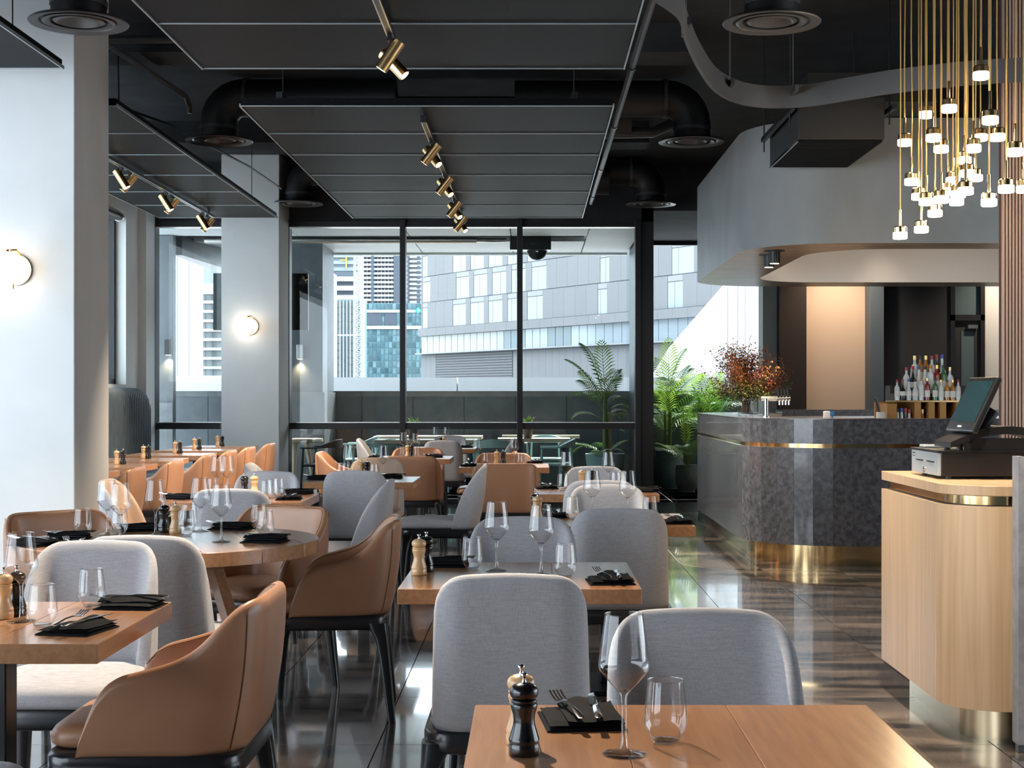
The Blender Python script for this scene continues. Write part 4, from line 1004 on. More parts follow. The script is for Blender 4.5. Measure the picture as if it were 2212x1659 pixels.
# ================================================================ PENDANT CLUSTER
PD = [(88, 1645, 110), (253, 1597, 108), (360, 1472, 110), (718, 402, 122), (470, 658, 118), (290, 703, 90), (123, 920, 105), (347, 885, 115), (407, 972, 112), (790, 750, 125), (715, 880, 105), (846, 880, 115), (658, 968, 118), (985, 998, 122),
      (177, 1225, 100), (232, 1340, 100), (292, 1382, 112), (410, 1365, 115), (528, 1383, 108), (540, 1325, 115), (598, 1300, 120), (780, 1390, 120), (915, 1285, 122), (1052, 1285, 116), (460, 1300, 90), (500, 1215, 92), (588, 1058, 95), (610, 1160, 110), (675, 1195, 90)]
lab = ['lowest of the cluster, nearest the canopy edge', 'second lowest of the cluster', 'below the dense middle, slightly apart', 'topmost of all', 'second highest, with the tall bright diffuser', 'small and dim, high up beside the second highest', 'at mid-height along the bar edge of the cluster', 'at mid-height, one in from the bar edge',
       'just under the mid-height pair', 'high up on the screen side', 'just below the high screen-side one, inner', 'just below the high screen-side one, outer', 'in the upper middle of the cluster', 'at mid-height before the fluted screen', 'at lower mid-height along the bar edge', 'low, half hidden behind its neighbour, bar side',
       'low on the bar side, in front of its neighbour', 'low in the middle, bar side', 'lowest of the dense middle', 'in the dense middle, second lowest', 'in the dense middle, front', 'low and alone on the screen side', 'low before the fluted screen', 'low at the picture edge before the screen', 'small behind the dense middle, bar side', 'small behind the dense middle, upper', 'small at the top of the dense middle', 'bright in the core of the dense middle', 'small behind the dense middle, screen side']
glow_mesh = cap_mesh = rod_mesh = None
for k, (cx_, yb_, w_) in enumerate(PD):
    px, py, wp = 1920 + 0.2773 * cx_, 60 + 0.2773 * yb_, 0.2773 * w_
    Y_ = min(9.2, max(7.7, 0.085 * F / wp)); x = (px - CX) * Y_ / F; z = H + (CY - py) * Y_ / F
    o = empty('pendant_lamp', (x, Y_, z), 0, 'brass cord pendant with glowing disc, ' + lab[k].replace('nearest', 'next to'), 'pendant lamp', 'brass pendant cluster by the bar')
    if glow_mesh is None:
        glow_mesh = MB().lathe([(0, 0), (0.038, 0), (0.0425, 0.004), (0.0425, 0.036), (0.040, 0.038), (0, 0.038)], 20).build('diffuser', 'pendant_glow', o)
        cap_mesh = MB().lathe([(0, 0.0385), (0.0405, 0.0385), (0.0405, 0.068), (0.036, 0.074), (0, 0.075)], 24).build('cap', 'brass_polished', o)
        rod_mesh = MB().cyl((0, 0, 0.074), (0, 0, 0.175), 0.0095, n=12).build('rod', 'brass_polished', o)
    else:
        for q in (glow_mesh, cap_mesh, rod_mesh): c = q.copy(); C.objects.link(c); c.parent = o
    MB().tube([(0, 0, 0.17), (0.004 * math.sin(k), 0, 0.5), (0.003 * math.cos(k * 2), 0, 0.9), (0, 0, CZ - z)], 0.0042, 6).build('cord', 'cord_gold', o)

# ================================================================ HOST COUNTER AND TILL
hc = empty('host_counter', (1.56, 5.5, 0), 0, 'pale oak host counter with a rounded corner and brass plinth', 'counter')
def cpath(x0, y0, y1, r, xe, n=14):
    pts = [(x0, y1)]
    for i in range(n + 1):
        a = R(180 + 90 * i / n); pts.append((x0 + r + r * math.cos(a), y0 + r + r * math.sin(a)))
    pts.append((xe, y0)); return pts
def prism(path, z0, z1, xe, y1):
    pl = path + [(xe, y1)]; m = MB(); k = len(pl)
    m.loft([[(x, y, z0) for x, y in pl], [(x, y, z1) for x, y in pl]]); return m
HX = 0.90
prism(cpath(0.0, 0.0, 1.12, 0.22, HX), 0.935, 0.975, HX, 1.12).build('worktop', 'oak_pale', hc, angle=30, bevel=0.003)
prism(cpath(0.03, 0.03, 1.09, 0.20, HX), 0.90, 0.935, HX, 1.09).build('brass_band', 'brass_polished', hc, angle=30)
prism(cpath(0.10, 0.09, 1.02, 0.17, HX), 0.0, 0.14, HX, 1.02).build('plinth', 'brass_brushed', hc, angle=30)
prism(cpath(0.02, 0.02, 1.10, 0.20, HX), 0.14, 0.90, HX, 1.10).build('carcass', 'dark_brown', hc, angle=30)
MB().box(0.0, 0.022, 0.67, 1.12, 0.135, 0.897).build('door', 'oak_pale', hc, smooth=False, bevel=0.001, seg=1)
MB().box(0.0, 0.022, 0.222, 0.667, 0.135, 0.897).build('door', 'oak_pale', hc, smooth=False, bevel=0.001, seg=1)
cp = cpath(0.0, 0.0, 0.219, 0.22, HX)[1:]; ci = cpath(0.022, 0.022, 0.219, 0.20, HX)[1:]
MB().loft([[(a[0], a[1], 0.135), (a[0], a[1], 0.897), (b[0], b[1], 0.897), (b[0], b[1], 0.135)] for a, b in zip(cp, ci)]).build('curved_front', 'oak_pale', hc, angle=30)
so_ = empty('stone_screen', (0, 0, 0), 0, 'dark stone end panel of the host counter, cut by the picture edge', 'panel')
MB().box(1.783, 2.5, 5.43, 5.47, 0.0, 1.085).build('slab_front', 'bar_stone', so_, smooth=False, bevel=0.002)
MB().box(1.7815, 1.805, 5.428, 5.50, 0.03, 1.087).build('slab_edge', 'lit_edge_stone', so_, smooth=False)  # light on the slab's side face put into a paler stone colour
tag(MB().box(1.70, 2.46, 6.56, 6.60, 0.9755, 1.07).build('stone_upstand', 'bar_stone', smooth=False, bevel=0.002), 'low stone upstand along the back of the host counter top', 'panel')
MB().box(1.80, 2.5, 5.46, 5.49, 0.0, 0.03).build('foot', 'black_metal', so_, smooth=False)

cd = empty('cash_drawer', (1.625, 5.93, 0.975), 0, 'black cash drawer with a silver front on the oak host counter', 'cash drawer')
MB().box(0.012, 0.43, 0, 0.42, 0.012, 0.11).build('case', 'black_plastic', cd, smooth=False, bevel=0.003)
MB().box(-0.004, 0.43, -0.004, 0.424, 0.108, 0.116).build('lid', 'black_plastic', cd, smooth=False)
MB().box(0, 0.012, 0.004, 0.416, 0.014, 0.106).build('front_plate', 'silver_paint', cd, smooth=False, bevel=0.001)
for y in (0.06, 0.23): MB().box(-0.002, 0.004, y, y + 0.11, 0.065, 0.07).build('slot', 'black_plastic', cd, smooth=False)
MB().cyl((0.0, 0.20, 0.032), (-0.006, 0.20, 0.032), 0.012, n=16).cyl((-0.006, 0.20, 0.032), (-0.008, 0.20, 0.032), 0.005, n=10).build('lock', 'steel', cd)
f = MB()
for x, y in ((0.05, 0.03), (0.05, 0.39), (0.38, 0.03), (0.38, 0.39)): f.cyl((x, y, 0), (x, y, 0.012), 0.012, n=10)
f.build('foot', 'black_plastic', cd)
MB().box(-0.0005, 0.0, 0.36, 0.40, 0.092, 0.096).box(-0.0005, 0.0, 0.36, 0.40, 0.08, 0.083).build('marking', 'black_plastic', cd, smooth=False)

ps = empty('till_terminal', (1.75, 6.05, 1.091), 0, 'black touchscreen till terminal tilted on an arched base', 'till')
# screen: bottom edge near x=0, top leaning to +x, width along y
T_ = Matrix.Translation((-0.012, 0, 0.075)) @ Matrix.Rotation(R(25), 4, 'Y')
MB().box(0.0, 0.025, -0.19, 0.19, 0.0, 0.245, T=T_).build('screen_housing', 'black_plastic', ps, smooth=False, bevel=0.008, seg=3)
MB().box(-0.0012, 0.0, -0.165, 0.165, 0.045, 0.225, T=T_).build('screen', 'screen_off', ps, smooth=False)
MB().box(-0.0018, -0.0008, -0.018, 0.006, 0.018, 0.025, T=T_).box(-0.0018, -0.0008, 0.012, 0.032, 0.018, 0.025, T=T_).build('badge', 'white_print', ps, smooth=False)
MB().box(0.025, 0.05, -0.10, 0.10, 0.03, 0.20, T=T_).build('rear_cover', 'black_plastic', ps, smooth=False, bevel=0.01)
MB().tube([(0.07, 0, 0.07), (0.10, 0, 0.12), (0.13, 0, 0.16)], 0.03, 12).build('neck', 'black_plastic', ps)
arch = []; n = 16
for i in range(n + 1):
    t = i / n; x = -0.075 + 0.50 * t; z = 0.012 + 0.085 * math.sin(math.pi * (0.08 + 0.90 * t)); zi = max(0.004, z - 0.022 - 0.01 * math.sin(math.pi * t))
    arch.append([(x, -0.12, zi), (x, -0.12, z), (x, 0.12, z), (x, 0.12, zi)])
MB().loft(arch).build('arched_base', 'black_plastic', ps, angle=40)
MB().box(-0.02, 0.30, -0.115, -0.11, 0.0, 0.05).build('base_skirt', 'black_plastic', ps, smooth=False)
f = MB()
for x in (-0.03, 0.05, 0.36): f.cyl((x, -0.09, 0), (x, -0.09, 0.03), 0.012, n=10).cyl((x, 0.09, 0), (x, 0.09, 0.03), 0.012, n=10)
f.build('foot', 'black_plastic', ps)
cr = empty('card_reader', (1.70, 6.28, 1.092), 0, 'small flat card reader behind the till base', 'card reader')
MB().box(-0.05, 0.05, -0.04, 0.04, 0, 0.012).build('body', 'silver_paint', cr, smooth=False, bevel=0.004)
MB().box(-0.03, 0.02, -0.03, 0.03, 0.012, 0.0135).build('screen', 'black_plastic', cr, smooth=False)

# ================================================================ ON THE BAR
def bottle(name_mats, h, r, shape):
    o = empty('bottle', (0, 0, 0), 0, 'x', 'bottle')
    g, cap_ = name_mats; n_ = 18
    if shape == 0: pr = [(0, 0), (r, 0), (r, h * 0.58), (r * 0.8, h * 0.66), (r * 0.36, h * 0.74), (r * 0.34, h * 0.9), (0, h * 0.9)]
    elif shape == 1: pr = [(0, 0), (r * 0.95, 0), (r * 1.1, h * 0.25), (r, h * 0.45), (r * 0.4, h * 0.62), (r * 0.36, h * 0.9), (0, h * 0.9)]
    else: pr = [(0, 0), (r, 0), (r, h * 0.66), (r * 0.9, h * 0.7), (r * 0.42, h * 0.75), (r * 0.42, h * 0.88), (0, h * 0.88)]
    MB().lathe(pr, n_).build('glass_body', g, o, angle=50)
    MB().lathe([(0, h * 0.87), (r * 0.46, h * 0.87), (r * 0.46, h), (0, h)], 12).build('cap', cap_, o)
    MB().lathe([(r * 1.015, h * 0.15), (r * 1.015, h * 0.45)] if shape != 1 else [(r * 1.12, h * 0.22), (r * 1.06, h * 0.42)], n_).build('paper_label', 'paper_label', o)
    return o
BC = [('liquor_clear', 'cap_red'), ('liquor_clear', 'cap_black'), ('liquor_green', 'cap_black'), ('liquor_amber', 'cap_gold'), ('liquor_clear', 'cap_blue'), ('liquor_red', 'cap_gold'), ('liquor_amber', 'cap_black'), ('liquor_dark', 'cap_red'), ('liquor_clear', 'cap_orange'), ('liquor_clear', 'cap_gold')]
BN = ['clear bottle with a red cap', 'clear bottle with a black cap', 'green bottle with a black cap', 'amber bottle with a gold cap', 'clear bottle with a blue cap', 'red bottle with a gold cap', 'amber bottle with a black cap', 'dark bottle with a red cap', 'clear bottle with an orange cap', 'clear bottle with a gold cap']
BP = [Proto(bottle(c, 0.29 + 0.012 * (i % 3), 0.036 + 0.003 * (i % 2), i % 3)) for i, c in enumerate(BC)]
SY = 13.0
shf = empty('bottle_shelf', ((1935 - CX) * SY / F, SY, 0.93), 0, 'brass edged bottle shelf with amber dividers behind the bar', 'shelf')
SW = (2100 - 1935) * SY / F
MB().box(-0.02, SW, -0.12, 0.30, 0.325, 0.34).build('shelf_board', 'brass', shf, smooth=False)
MB().box(-0.02, SW, -0.02, 0.30, 0.34, 0.40).box(-0.02, SW, 0.12, 0.30, 0.40, 0.47).build('riser', 'dark_brown', shf, smooth=False)
for i, x in enumerate((-0.10, 0.14, 0.26, 0.36, 0.50, 0.62)): MB().box(x, x + (0.085 if i == 0 else 0.055), -0.10, 0.26, 0.0, 0.325 if i else 0.31).build('divider', 'amber_wood', shf, smooth=False)
MB().box(-0.12, SW, 0.26, 0.30, 0, 0.325).build('back_panel', 'amber_wood', shf, smooth=False)
rows = [(0, [1938, 1950, 1963, 1977, 1990, 2003, 2020, 2033, 2046, 2058, 2070], -0.07, 0.3405, 'front row'), (1, [1958, 1972, 1985, 1998, 2010, 2024, 2038, 2052], 0.05, 0.4005, 'middle row'), (2, [1976, 1988, 2000, 2013, 2024, 2035], 0.20, 0.4705, 'top row')]
ordn = ['first', 'second', 'third', 'fourth', 'fifth', 'sixth', 'seventh', 'eighth', 'ninth', 'tenth', 'eleventh']
q = 0
for ri, pxs, dy, z, nm in rows:
    for j, px in enumerate(pxs):
        kk = (q * 7 + ri * 3) % 10; q += 1
        hs = 0.62 if ri == 0 else (0.80 if ri == 1 else 0.92)
        BP[kk].put(((px - CX) * (SY + dy) / F, SY + dy, 0.93 + z), 0, '%s, %s along the %s of the bar shelf' % (BN[kk], ordn[j], nm), 'bottles behind the bar', hs)
for j, px in enumerate((1939, 1948, 1956, 1964, 1992, 2004)):
    kk = (j * 3 + 1) % 10
    BP[kk].put(((px - CX) * (SY - 0.06) / F, SY - 0.06, 0.9305), 0, '%s, %s under the bar shelf board' % (BN[kk], ordn[j]), 'bottles behind the bar', 0.9)

# vase with dried flowers
VX, VY = 1.85, 12.85
va = empty('flower_vase', (VX, VY, 1.1345), 0, 'clear cylinder glass vase holding stems on the bar corner', 'vase')
MB().lathe([(0, 0.006), (0.066, 0.006), (0.070, 0.012), (0.070, 0.155)], 32).build('glass_wall', 'bowl_glass', va)
MB().lathe([(0, 0), (0.07, 0), (0.07, 0.008), (0, 0.008)], 32).lathe([(0.07, 0.154), (0.0715, 0.156), (0.0695, 0.158), (0.068, 0.156), (0.07, 0.154)], 32).build('base', 'stem_glass', va)
bq_ = empty('flower_bouquet', (VX, VY, 1.1345), 0, 'large bouquet of rust, orange and olive dried foliage in the vase', 'bouquet')
fr_ = random.Random(3)
st = MB()
tips = []
def leafs(mb, p, d, n_, size, spread):
    for _ in range(n_):
        c = p + Vector((fr_.gauss(0, spread), fr_.gauss(0, spread), fr_.gauss(0, spread)))
        a = Vector((fr_.gauss(0, 1), fr_.gauss(0, 1), fr_.gauss(0.3, 1))).normalized(); b = a.cross(Vector((fr_.gauss(0, 1), fr_.gauss(0, 1), fr_.gauss(0, 1)))).normalized()
        s_ = size * fr_.uniform(0.6, 1.3)
        mb.add([c, c + a * s_ * 0.5 + b * s_ * 0.3, c + a * s_, c + a * s_ * 0.5 - b * s_ * 0.3], [(0, 1, 2, 3)])
fol = {k: MB() for k in ('flower_rust', 'flower_orange', 'flower_green', 'flower_grey')}
for i in range(95):
    az = fr_.uniform(0, 2 * math.pi); el = R(fr_.uniform(5, 88)); kind = 'flower_green' if el < R(25) else ('flower_orange' if fr_.random() < 0.45 else 'flower_rust')
    d = Vector((math.cos(az) * math.cos(el), math.sin(az) * math.cos(el) * 0.8, math.sin(el)))
    L0 = fr_.uniform(0.22, 0.36) if el < R(30) else fr_.uniform(0.30, 0.47)
    if d.x < -0.35 and el > R(15): kind = 'flower_grey' if fr_.random() < 0.55 else kind; L0 *= 1.1
    if d.x > 0.3 and el > R(40): kind = 'flower_rust'
    b0 = Vector((fr_.gauss(0, 0.02), fr_.gauss(0, 0.02), 0.03)); n0 = Vector((d.x * 0.05, d.y * 0.05, 0.16)); e = n0 + d * L0
    st.tube([b0, n0, n0 + d * L0 * 0.5 + Vector((0, 0, 0.02)), e], [0.0022, 0.002, 0.0016, 0.0008], 4)
    for t in [0.35 + 0.65 * j / 9 for j in range(10)]:
        leafs(fol[kind], n0 + (e - n0) * t, d, 9 if kind != 'flower_grey' else 6, 0.020 if kind != 'flower_grey' else 0.016, 0.022 + 0.012 * (1 - t))
for i in range(60): leafs(fol['flower_green'], Vector((fr_.gauss(0, 0.09), fr_.gauss(0, 0.07), 0.19 + abs(fr_.gauss(0, 0.05)))), None, 12, 0.028, 0.025)
big = MB()
for base_, dirs in ((Vector((0.10, -0.02, 0.27)), Vector((0.75, 0, 0.55))), (Vector((0.10, 0, 0.20)), Vector((0.9, 0, 0.2))), (Vector((0.01, 0, 0.42)), Vector((0.1, 0, 1)))):
    d = dirs.normalized()
    st.tube([base_ - d * 0.1, base_ + d * 0.26], [0.002, 0.0012], 4)
    for j in range(7):
        p = base_ + d * (0.06 + 0.032 * j); a = (d + Vector((0, 0, 1 if j % 2 else -1)) * 0.8).normalized(); b = Vector((0, 1, 0.2)).normalized(); s_ = 0.045
        big.add([p, p + a * s_ * 0.55 + b * 0.016, p + a * s_, p + a * s_ * 0.55 - b * 0.016], [(0, 1, 2, 3)])
o = st.build('stems', 'twig', bq_); o['kind'] = 'stuff'
for k, mb in fol.items(): o = mb.build('foliage', k, bq_, smooth=False); o['kind'] = 'stuff'
o = big.build('broad_leaves', 'flower_green', bq_, smooth=False); o['kind'] = 'stuff'

# beer tap, spray bottle, knife block
tp = empty('beer_tap', ((1655 - CX) * 12.4 / F, 12.4, 1.1345), 0, 'chrome beer tap column with four handles beside the vase', 'beer tap')
MB().cyl((0, 0, 0), (0, 0, 0.15), 0.026, n=24).cyl((0, 0, 0), (0, 0, 0.008), 0.045, n=24).build('column', 'steel', tp)
MB().cyl((-0.045, 0, 0.15), (0.20, 0, 0.155), 0.024, n=24).build('manifold', 'steel', tp)
for j in range(4):
    x = 0.10 + j * 0.026
    MB().cyl((x, -0.02, 0.17), (x - 0.006, -0.02, 0.235), 0.0085, 0.010, 12).build('tap_handle', 'black_plastic', tp)
    MB().tube([(x, -0.02, 0.14), (x, -0.06, 0.13), (x, -0.06, 0.10)], 0.006, 8).build('spout', 'steel', tp)
sb = empty('spray_bottle', ((1786 - CX) * 12.5 / F, 12.5, 0.9305), 0, 'white spray bottle with a blue trigger inside the bar', 'spray bottle')
MB().lathe([(0, 0), (0.03, 0), (0.032, 0.01), (0.032, 0.13), (0.014, 0.165), (0.012, 0.18), (0, 0.18)], 20).build('body', 'plastic_white', sb)
MB().box(-0.03, 0.03, -0.012, 0.012, 0.19, 0.25).build('spray_head', 'plastic_white', sb, smooth=False, bevel=0.008)
MB().box(0.02, 0.06, -0.01, 0.01, 0.215, 0.25).tube([(0.04, 0, 0.22), (0.05, 0, 0.19), (0.06, 0, 0.175)], 0.006, 6).build('trigger', 'plastic_blue', sb)
kb = empty('bar_jug', ((1903 - CX) * 12.8 / F, 12.8, 0.9305), 0, 'pale bar jug with a black handled tool in it next to the shelf', 'jug')
MB().lathe([(0, 0), (0.04, 0), (0.045, 0.1), (0.04, 0.24), (0.038, 0.24), (0.036, 0.02), (0, 0.02)], 24).build('body', 'paper_label', kb)
MB().tube([(0.0, 0, 0.15), (-0.02, 0, 0.28), (-0.045, 0, 0.36)], [0.008, 0.012, 0.010], 10).build('tool_handle', 'black_plastic', kb)

# canopy lights inside the recess; the two wide spots are unseen added fill
for k, (x, y, e, sz) in enumerate(((2.42, 14.9, 14, 70), (3.58, 14.9, 18, 62), (3.0, 13.3, 34, 130), (4.6, 13.3, 34, 130))):
    nm = ('above the vase side', 'in the middle of the back edge', 'in the middle of the opening, added as fill', 'above the till side, added as fill')[k]
    o = empty('downlight', (x, y, ZC1 - 0.055), 0, 'recessed downlight inside the canopy ' + nm, 'light', 'canopy recess lights')
    MB().cyl((0, 0, 0), (0, 0, -0.02), 0.05, n=20).build('trim_ring', 'white_print', o)
    l = bpy.data.lights.new('recess_lamp', 'SPOT'); l.energy = e; l.spot_size = R(sz); l.spot_blend = 1.0; l.color = (1, 0.80, 0.58); l.shadow_soft_size = 0.05
    lo = bpy.data.objects.new('recess_lamp', l); C.objects.link(lo); lo.parent = o; lo.location = (0, 0, -0.03); lo.rotation_euler = (R(4 if k < 2 else 35), 0, 0)
# ================================================================ PALMS
pr_ = random.Random(11)
def frond_mesh(L, n, droop, lw, ll):
    m = MB(); pts = []
    for i in range(n + 1):
        t = i / n; pts.append(Vector((L * (t * 0.72 - 0.0), 0, L * (0.95 * t - droop * t * t))))
    m.tube(pts, [0.006 * (1 - 0.8 * i / n) + 0.001 for i in range(n + 1)], 5, 1)
    for i in range(int(n * 0.22), n + 1):
        t = i / n; p = pts[i]; d = (pts[min(i + 1, n)] - pts[i - 1]).normalized()
        s_ = ll * math.sin(math.pi * (0.16 + 0.80 * t)) ** 0.8
        for sg in (-1, 1):
            sd = Vector((0, sg, 0)); up = sd.cross(d) * sg
            dirv = (sd * 0.85 + d * (0.55 + 0.4 * t) - up * 0.12).normalized()
            w_ = d * lw * 0.5; mid = p + dirv * s_ * 0.55; tip = p + dirv * s_ - Vector((0, 0, 0.25 * s_))
            fold = Vector((0, 0, lw * 0.25))
            m.add([p - w_ * 0.4, p + w_ * 0.4, mid + w_, mid - w_, tip, mid + fold, p + fold * 0.4], [(0, 6, 5, 3), (6, 1, 2, 5), (3, 5, 4), (5, 2, 4)], 0)
    return m
FR = {}
for k, (L, n, dr, lw, ll) in enumerate(((1.0, 17, 0.35, 0.030, 0.42), (1.0, 17, 0.62, 0.030, 0.42), (1.0, 16, 0.15, 0.032, 0.36))):
    for mm in ('palm_leaf', 'palm_young'):
        FR[(k, mm)] = frond_mesh(L, n, dr, lw, ll).build('frond', [mm, 'palm_stem'], smooth=False, link=False).data
def palm(name, x, y, z0, fronds, label, group, trunk=None, tight=None):
    o = empty(name, (x, y, z0), 0, label, 'plant', group)
    if trunk:
        for k, (tx, ty, r_, h_) in enumerate(trunk):
            MB().tube([(tx * 0.5, ty * 0.5, 0), (tx, ty, h_ * 0.6), (tx, ty, h_)], [r_, r_ * 0.9, r_ * 0.5], 10).build('stem', 'palm_stem', o)
    for (az, tilt, L, bx, bz, k, mm) in fronds:
        f = bpy.data.objects.new('frond', FR[(k, mm)]); C.objects.link(f); f.parent = o
        if tight is not None and math.cos(R(az - tight)) > 0.3: L *= 1 - 0.45 * math.cos(R(az - tight))
        f.location = (bx * math.cos(R(az)), bx * math.sin(R(az)), bz); f.rotation_euler = (R(pr_.uniform(-8, 8)), R(tilt), R(az)); f.scale = (L, L * 1.0, L)
    return o
def pot(x, y, r, h, mat_, label, style):
    o = empty('planter_pot', (x, y, 0), 0, label, 'planter')
    if style == 'round': pr = [(0, 0), (r * 0.72, 0), (r * 0.74, 0.04), (r * 0.9, h * 0.2), (r * 1.0, h * 0.5), (r * 0.99, h * 0.8), (r * 0.93, h), (r * 0.86, h), (r * 0.86, h * 0.9), (0, h * 0.9)]
    else: pr = [(0, 0), (r * 0.72, 0), (r * 0.74, 0.01), (r * 1.0, h * 0.97), (r * 1.0, h), (r * 0.92, h), (r * 0.9, h * 0.9), (0, h * 0.9)]
    MB().lathe(pr, 40).build('shell', mat_, o, angle=50)
    MB().lathe([(0, h * 0.905), (r * 0.86, h * 0.905)], 24).build('soil', 'soil', o)
    return o
def ring_fronds(n, lo, hi, Lr, bz, young=0.25, k=None):
    return [(i * 360 / n + pr_.uniform(-18, 18), pr_.uniform(lo, hi), pr_.uniform(*Lr), 0.03, pr_.uniform(*bz), pr_.choice((0, 1)) if k is None else k, 'palm_young' if pr_.random() < young else 'palm_leaf') for i in range(n)]
pot(1.93, 20.95, 0.205, 0.54, 'pot_teal', 'large round teal-grey textured planter beside the bar', 'round')
pot(2.10, 20.15, 0.155, 0.37, 'pot_teal', 'smaller round teal-grey planter half hidden by the bar end', 'round')
palm('potted_palm', 1.93, 20.95, 0.49, ring_fronds(11, -25, 30, (0.55, 0.8), (0.25, 0.6)) + ring_fronds(8, -30, 10, (0.6, 0.8), (0.65, 0.95), 0.4) + [(80, -42, 0.62, 0.0, 0.95, 2, 'palm_young'), (10, -28, 0.60, 0.02, 0.95, 0, 'palm_young')],
     'tall green palm in the large teal-grey planter', 'indoor palms', [(0.02, 0, 0.028, 0.9), (-0.05, 0.03, 0.02, 0.7)], 180)
palm('potted_palm', 2.10, 20.15, 0.33, ring_fronds(9, -25, 35, (0.38, 0.55), (0.02, 0.12), 0.4) + [(40, -40, 0.55, 0, 0.22, 2, 'palm_young'), (150, -38, 0.5, 0, 0.2, 2, 'palm_young')],
     'low bright green palm in the smaller teal-grey planter', 'indoor palms', [(0.0, 0, 0.014, 0.25), (0.03, 0.02, 0.012, 0.22)])
pot(2.5, 20.85, 0.2, 0.5, 'pot_teal', 'planter hidden behind the bar end', 'round')
palm('potted_palm', 2.5, 20.85, 0.45, ring_fronds(10, -30, 25, (0.6, 0.75), (0.2, 0.5), 0.35) + ring_fronds(6, -40, -10, (0.6, 0.7), (0.45, 0.6), 0.4), 'green palm rising behind the bar end', 'indoor palms', [(0, 0, 0.025, 0.5)])
PX, PY = 0.95, 19.35
pot(PX, PY, 0.26, 0.555, 'pot_mint', 'mint tapered planter outside on the terrace', 'taper')
palm('potted_palm', PX, PY, 0.5, [(200, 18, 0.55, 0.03, 0.05, 1, 'palm_young'), (150, 25, 0.5, 0.03, 0.05, 0, 'palm_leaf'), (20, 8, 0.6, 0.03, 0.05, 0, 'palm_young'), (330, 20, 0.55, 0.03, 0.05, 1, 'palm_leaf'), (260, 22, 0.5, 0.03, 0.02, 1, 'palm_leaf'), (90, 10, 0.5, 0.03, 0.05, 1, 'palm_leaf')]
     + [(185, -8, 0.75, 0.03, 0.75, 0, 'palm_leaf'), (165, -28, 0.80, 0.03, 0.78, 0, 'palm_leaf'), (10, -25, 0.78, 0.03, 0.78, 0, 'palm_leaf'), (345, 10, 0.62, 0.03, 0.6, 1, 'palm_young'), (20, 16, 0.6, 0.03, 0.55, 1, 'palm_leaf'), (200, -20, 0.62, 0.03, 0.62, 0, 'palm_young'), (300, 20, 0.55, 0.03, 0.5, 1, 'palm_leaf'), (40, 0, 0.6, 0.03, 0.65, 1, 'palm_leaf'), (100, -45, 0.62, 0, 0.85, 2, 'palm_young'), (350, 28, 0.5, 0.03, 0.35, 1, 'palm_leaf'), (140, -2, 0.62, 0.03, 0.6, 1, 'palm_leaf'), (225, 2, 0.6, 0.03, 0.66, 0, 'palm_leaf'), (60, -18, 0.66, 0.03, 0.74, 0, 'palm_leaf'), (280, -15, 0.62, 0.03, 0.7, 1, 'palm_young'), (320, -20, 0.66, 0.03, 0.72, 0, 'palm_leaf'), (175, 22, 0.5, 0.03, 0.5, 1, 'palm_leaf')],
     'tall slender palm in the mint planter behind the window', 'terrace palms', [(0, 0, 0.035, 0.85), (0.05, 0.02, 0.025, 0.7)], 0)

# ================================================================ TERRACE
Y0 = WY + 0.2
ter = struct(MB().box(-9, 6.0, Y0, 26.0, -0.2, -0.006).build('floor_terrace', 'grout'))
tt = None
for i in range(16):
    for j in range(6):
        if tt is None: tt = MB().box(0.003, 0.597, 0.003, 0.597, -0.006, 0).build('paver', 'terrace_floor', ter, smooth=False); c = tt
        else: c = tt.copy(); C.objects.link(c)
        c.location = (-6.0 + 0.6 * i, Y0 + 0.6 * j, 0)
TYW = 21.7
wt = struct(empty('wall_terrace', (0, TYW, 0)))
for i in range(14):
    x = -7.0 + i * 0.75
    MB().box(x + 0.004, x + 0.746, 0, 0.25, 0.0, 1.30).build('stone_tile', 'terrace_dark', wt, smooth=False)
    if i % 3 == 0: MB().box(x + 0.002, x + 2.248, -0.02, 0.3, 1.30, 1.38).build('coping', 'terrace_stone', wt, smooth=False)
MB().box(-7, 4.5, 0.02, 0.24, 0, 1.30).build('core', 'grout', wt, smooth=False)
pw = struct(empty('wall_parapet', (0, 24.5, 0)))
for i in range(9):
    x = -9 + i * 2.62 - 0.1
    MB().box(x + 0.012, x + 2.608, 0, 0.5, 0.2, 1.615).build('panel', 'parapet_white', pw, smooth=False)
# pier with wall light
pi = struct(MB().box(-3.42, -2.91, 20.55, 21.7, 0, 3.45).build('wall_pier', 'terrace_dark', smooth=False))
MB().box(-3.45, -2.88, 20.52, 21.72, 0, 1.36).build('stone_cladding', 'terrace_stone', pi, smooth=False)
pl = struct(MB().box((343 - CX) * 19.4 / F - 0.5, (374 - CX) * 19.4 / F, 19.4, 19.55, 0, 3.41).build('wall_pier_end', 'terrace_dark', smooth=False))
MB().box((345 - CX) * 19.35 / F - 0.5, (374 - CX) * 19.35 / F, 19.32, 19.4, 0, 1.22).build('stone_cladding', 'terrace_stone', pl, smooth=False)
def wlight(x, y, z, label, m_='steel_brushed'):
    o = empty('wall_light', (x, y, z), 0, label, 'wall lamp', 'terrace wall lights')
    MB().box(-0.045, 0.045, -0.09, 0, -0.10, 0.10).build('housing', m_, o, smooth=False, bevel=0.004)
    MB().box(-0.03, 0.03, -0.08, -0.02, -0.103, -0.10).build('lens', 'lens_glow', o, smooth=False)
    l = bpy.data.lights.new('wall_lamp_light', 'SPOT'); l.energy = 14; l.spot_size = R(110); l.spot_blend = 0.9; l.color = (1, 0.7, 0.4); l.shadow_soft_size = 0.03
    lo = bpy.data.objects.new('wall_lamp_light', l); C.objects.link(lo); lo.parent = o; lo.location = (0, -0.05, -0.11)
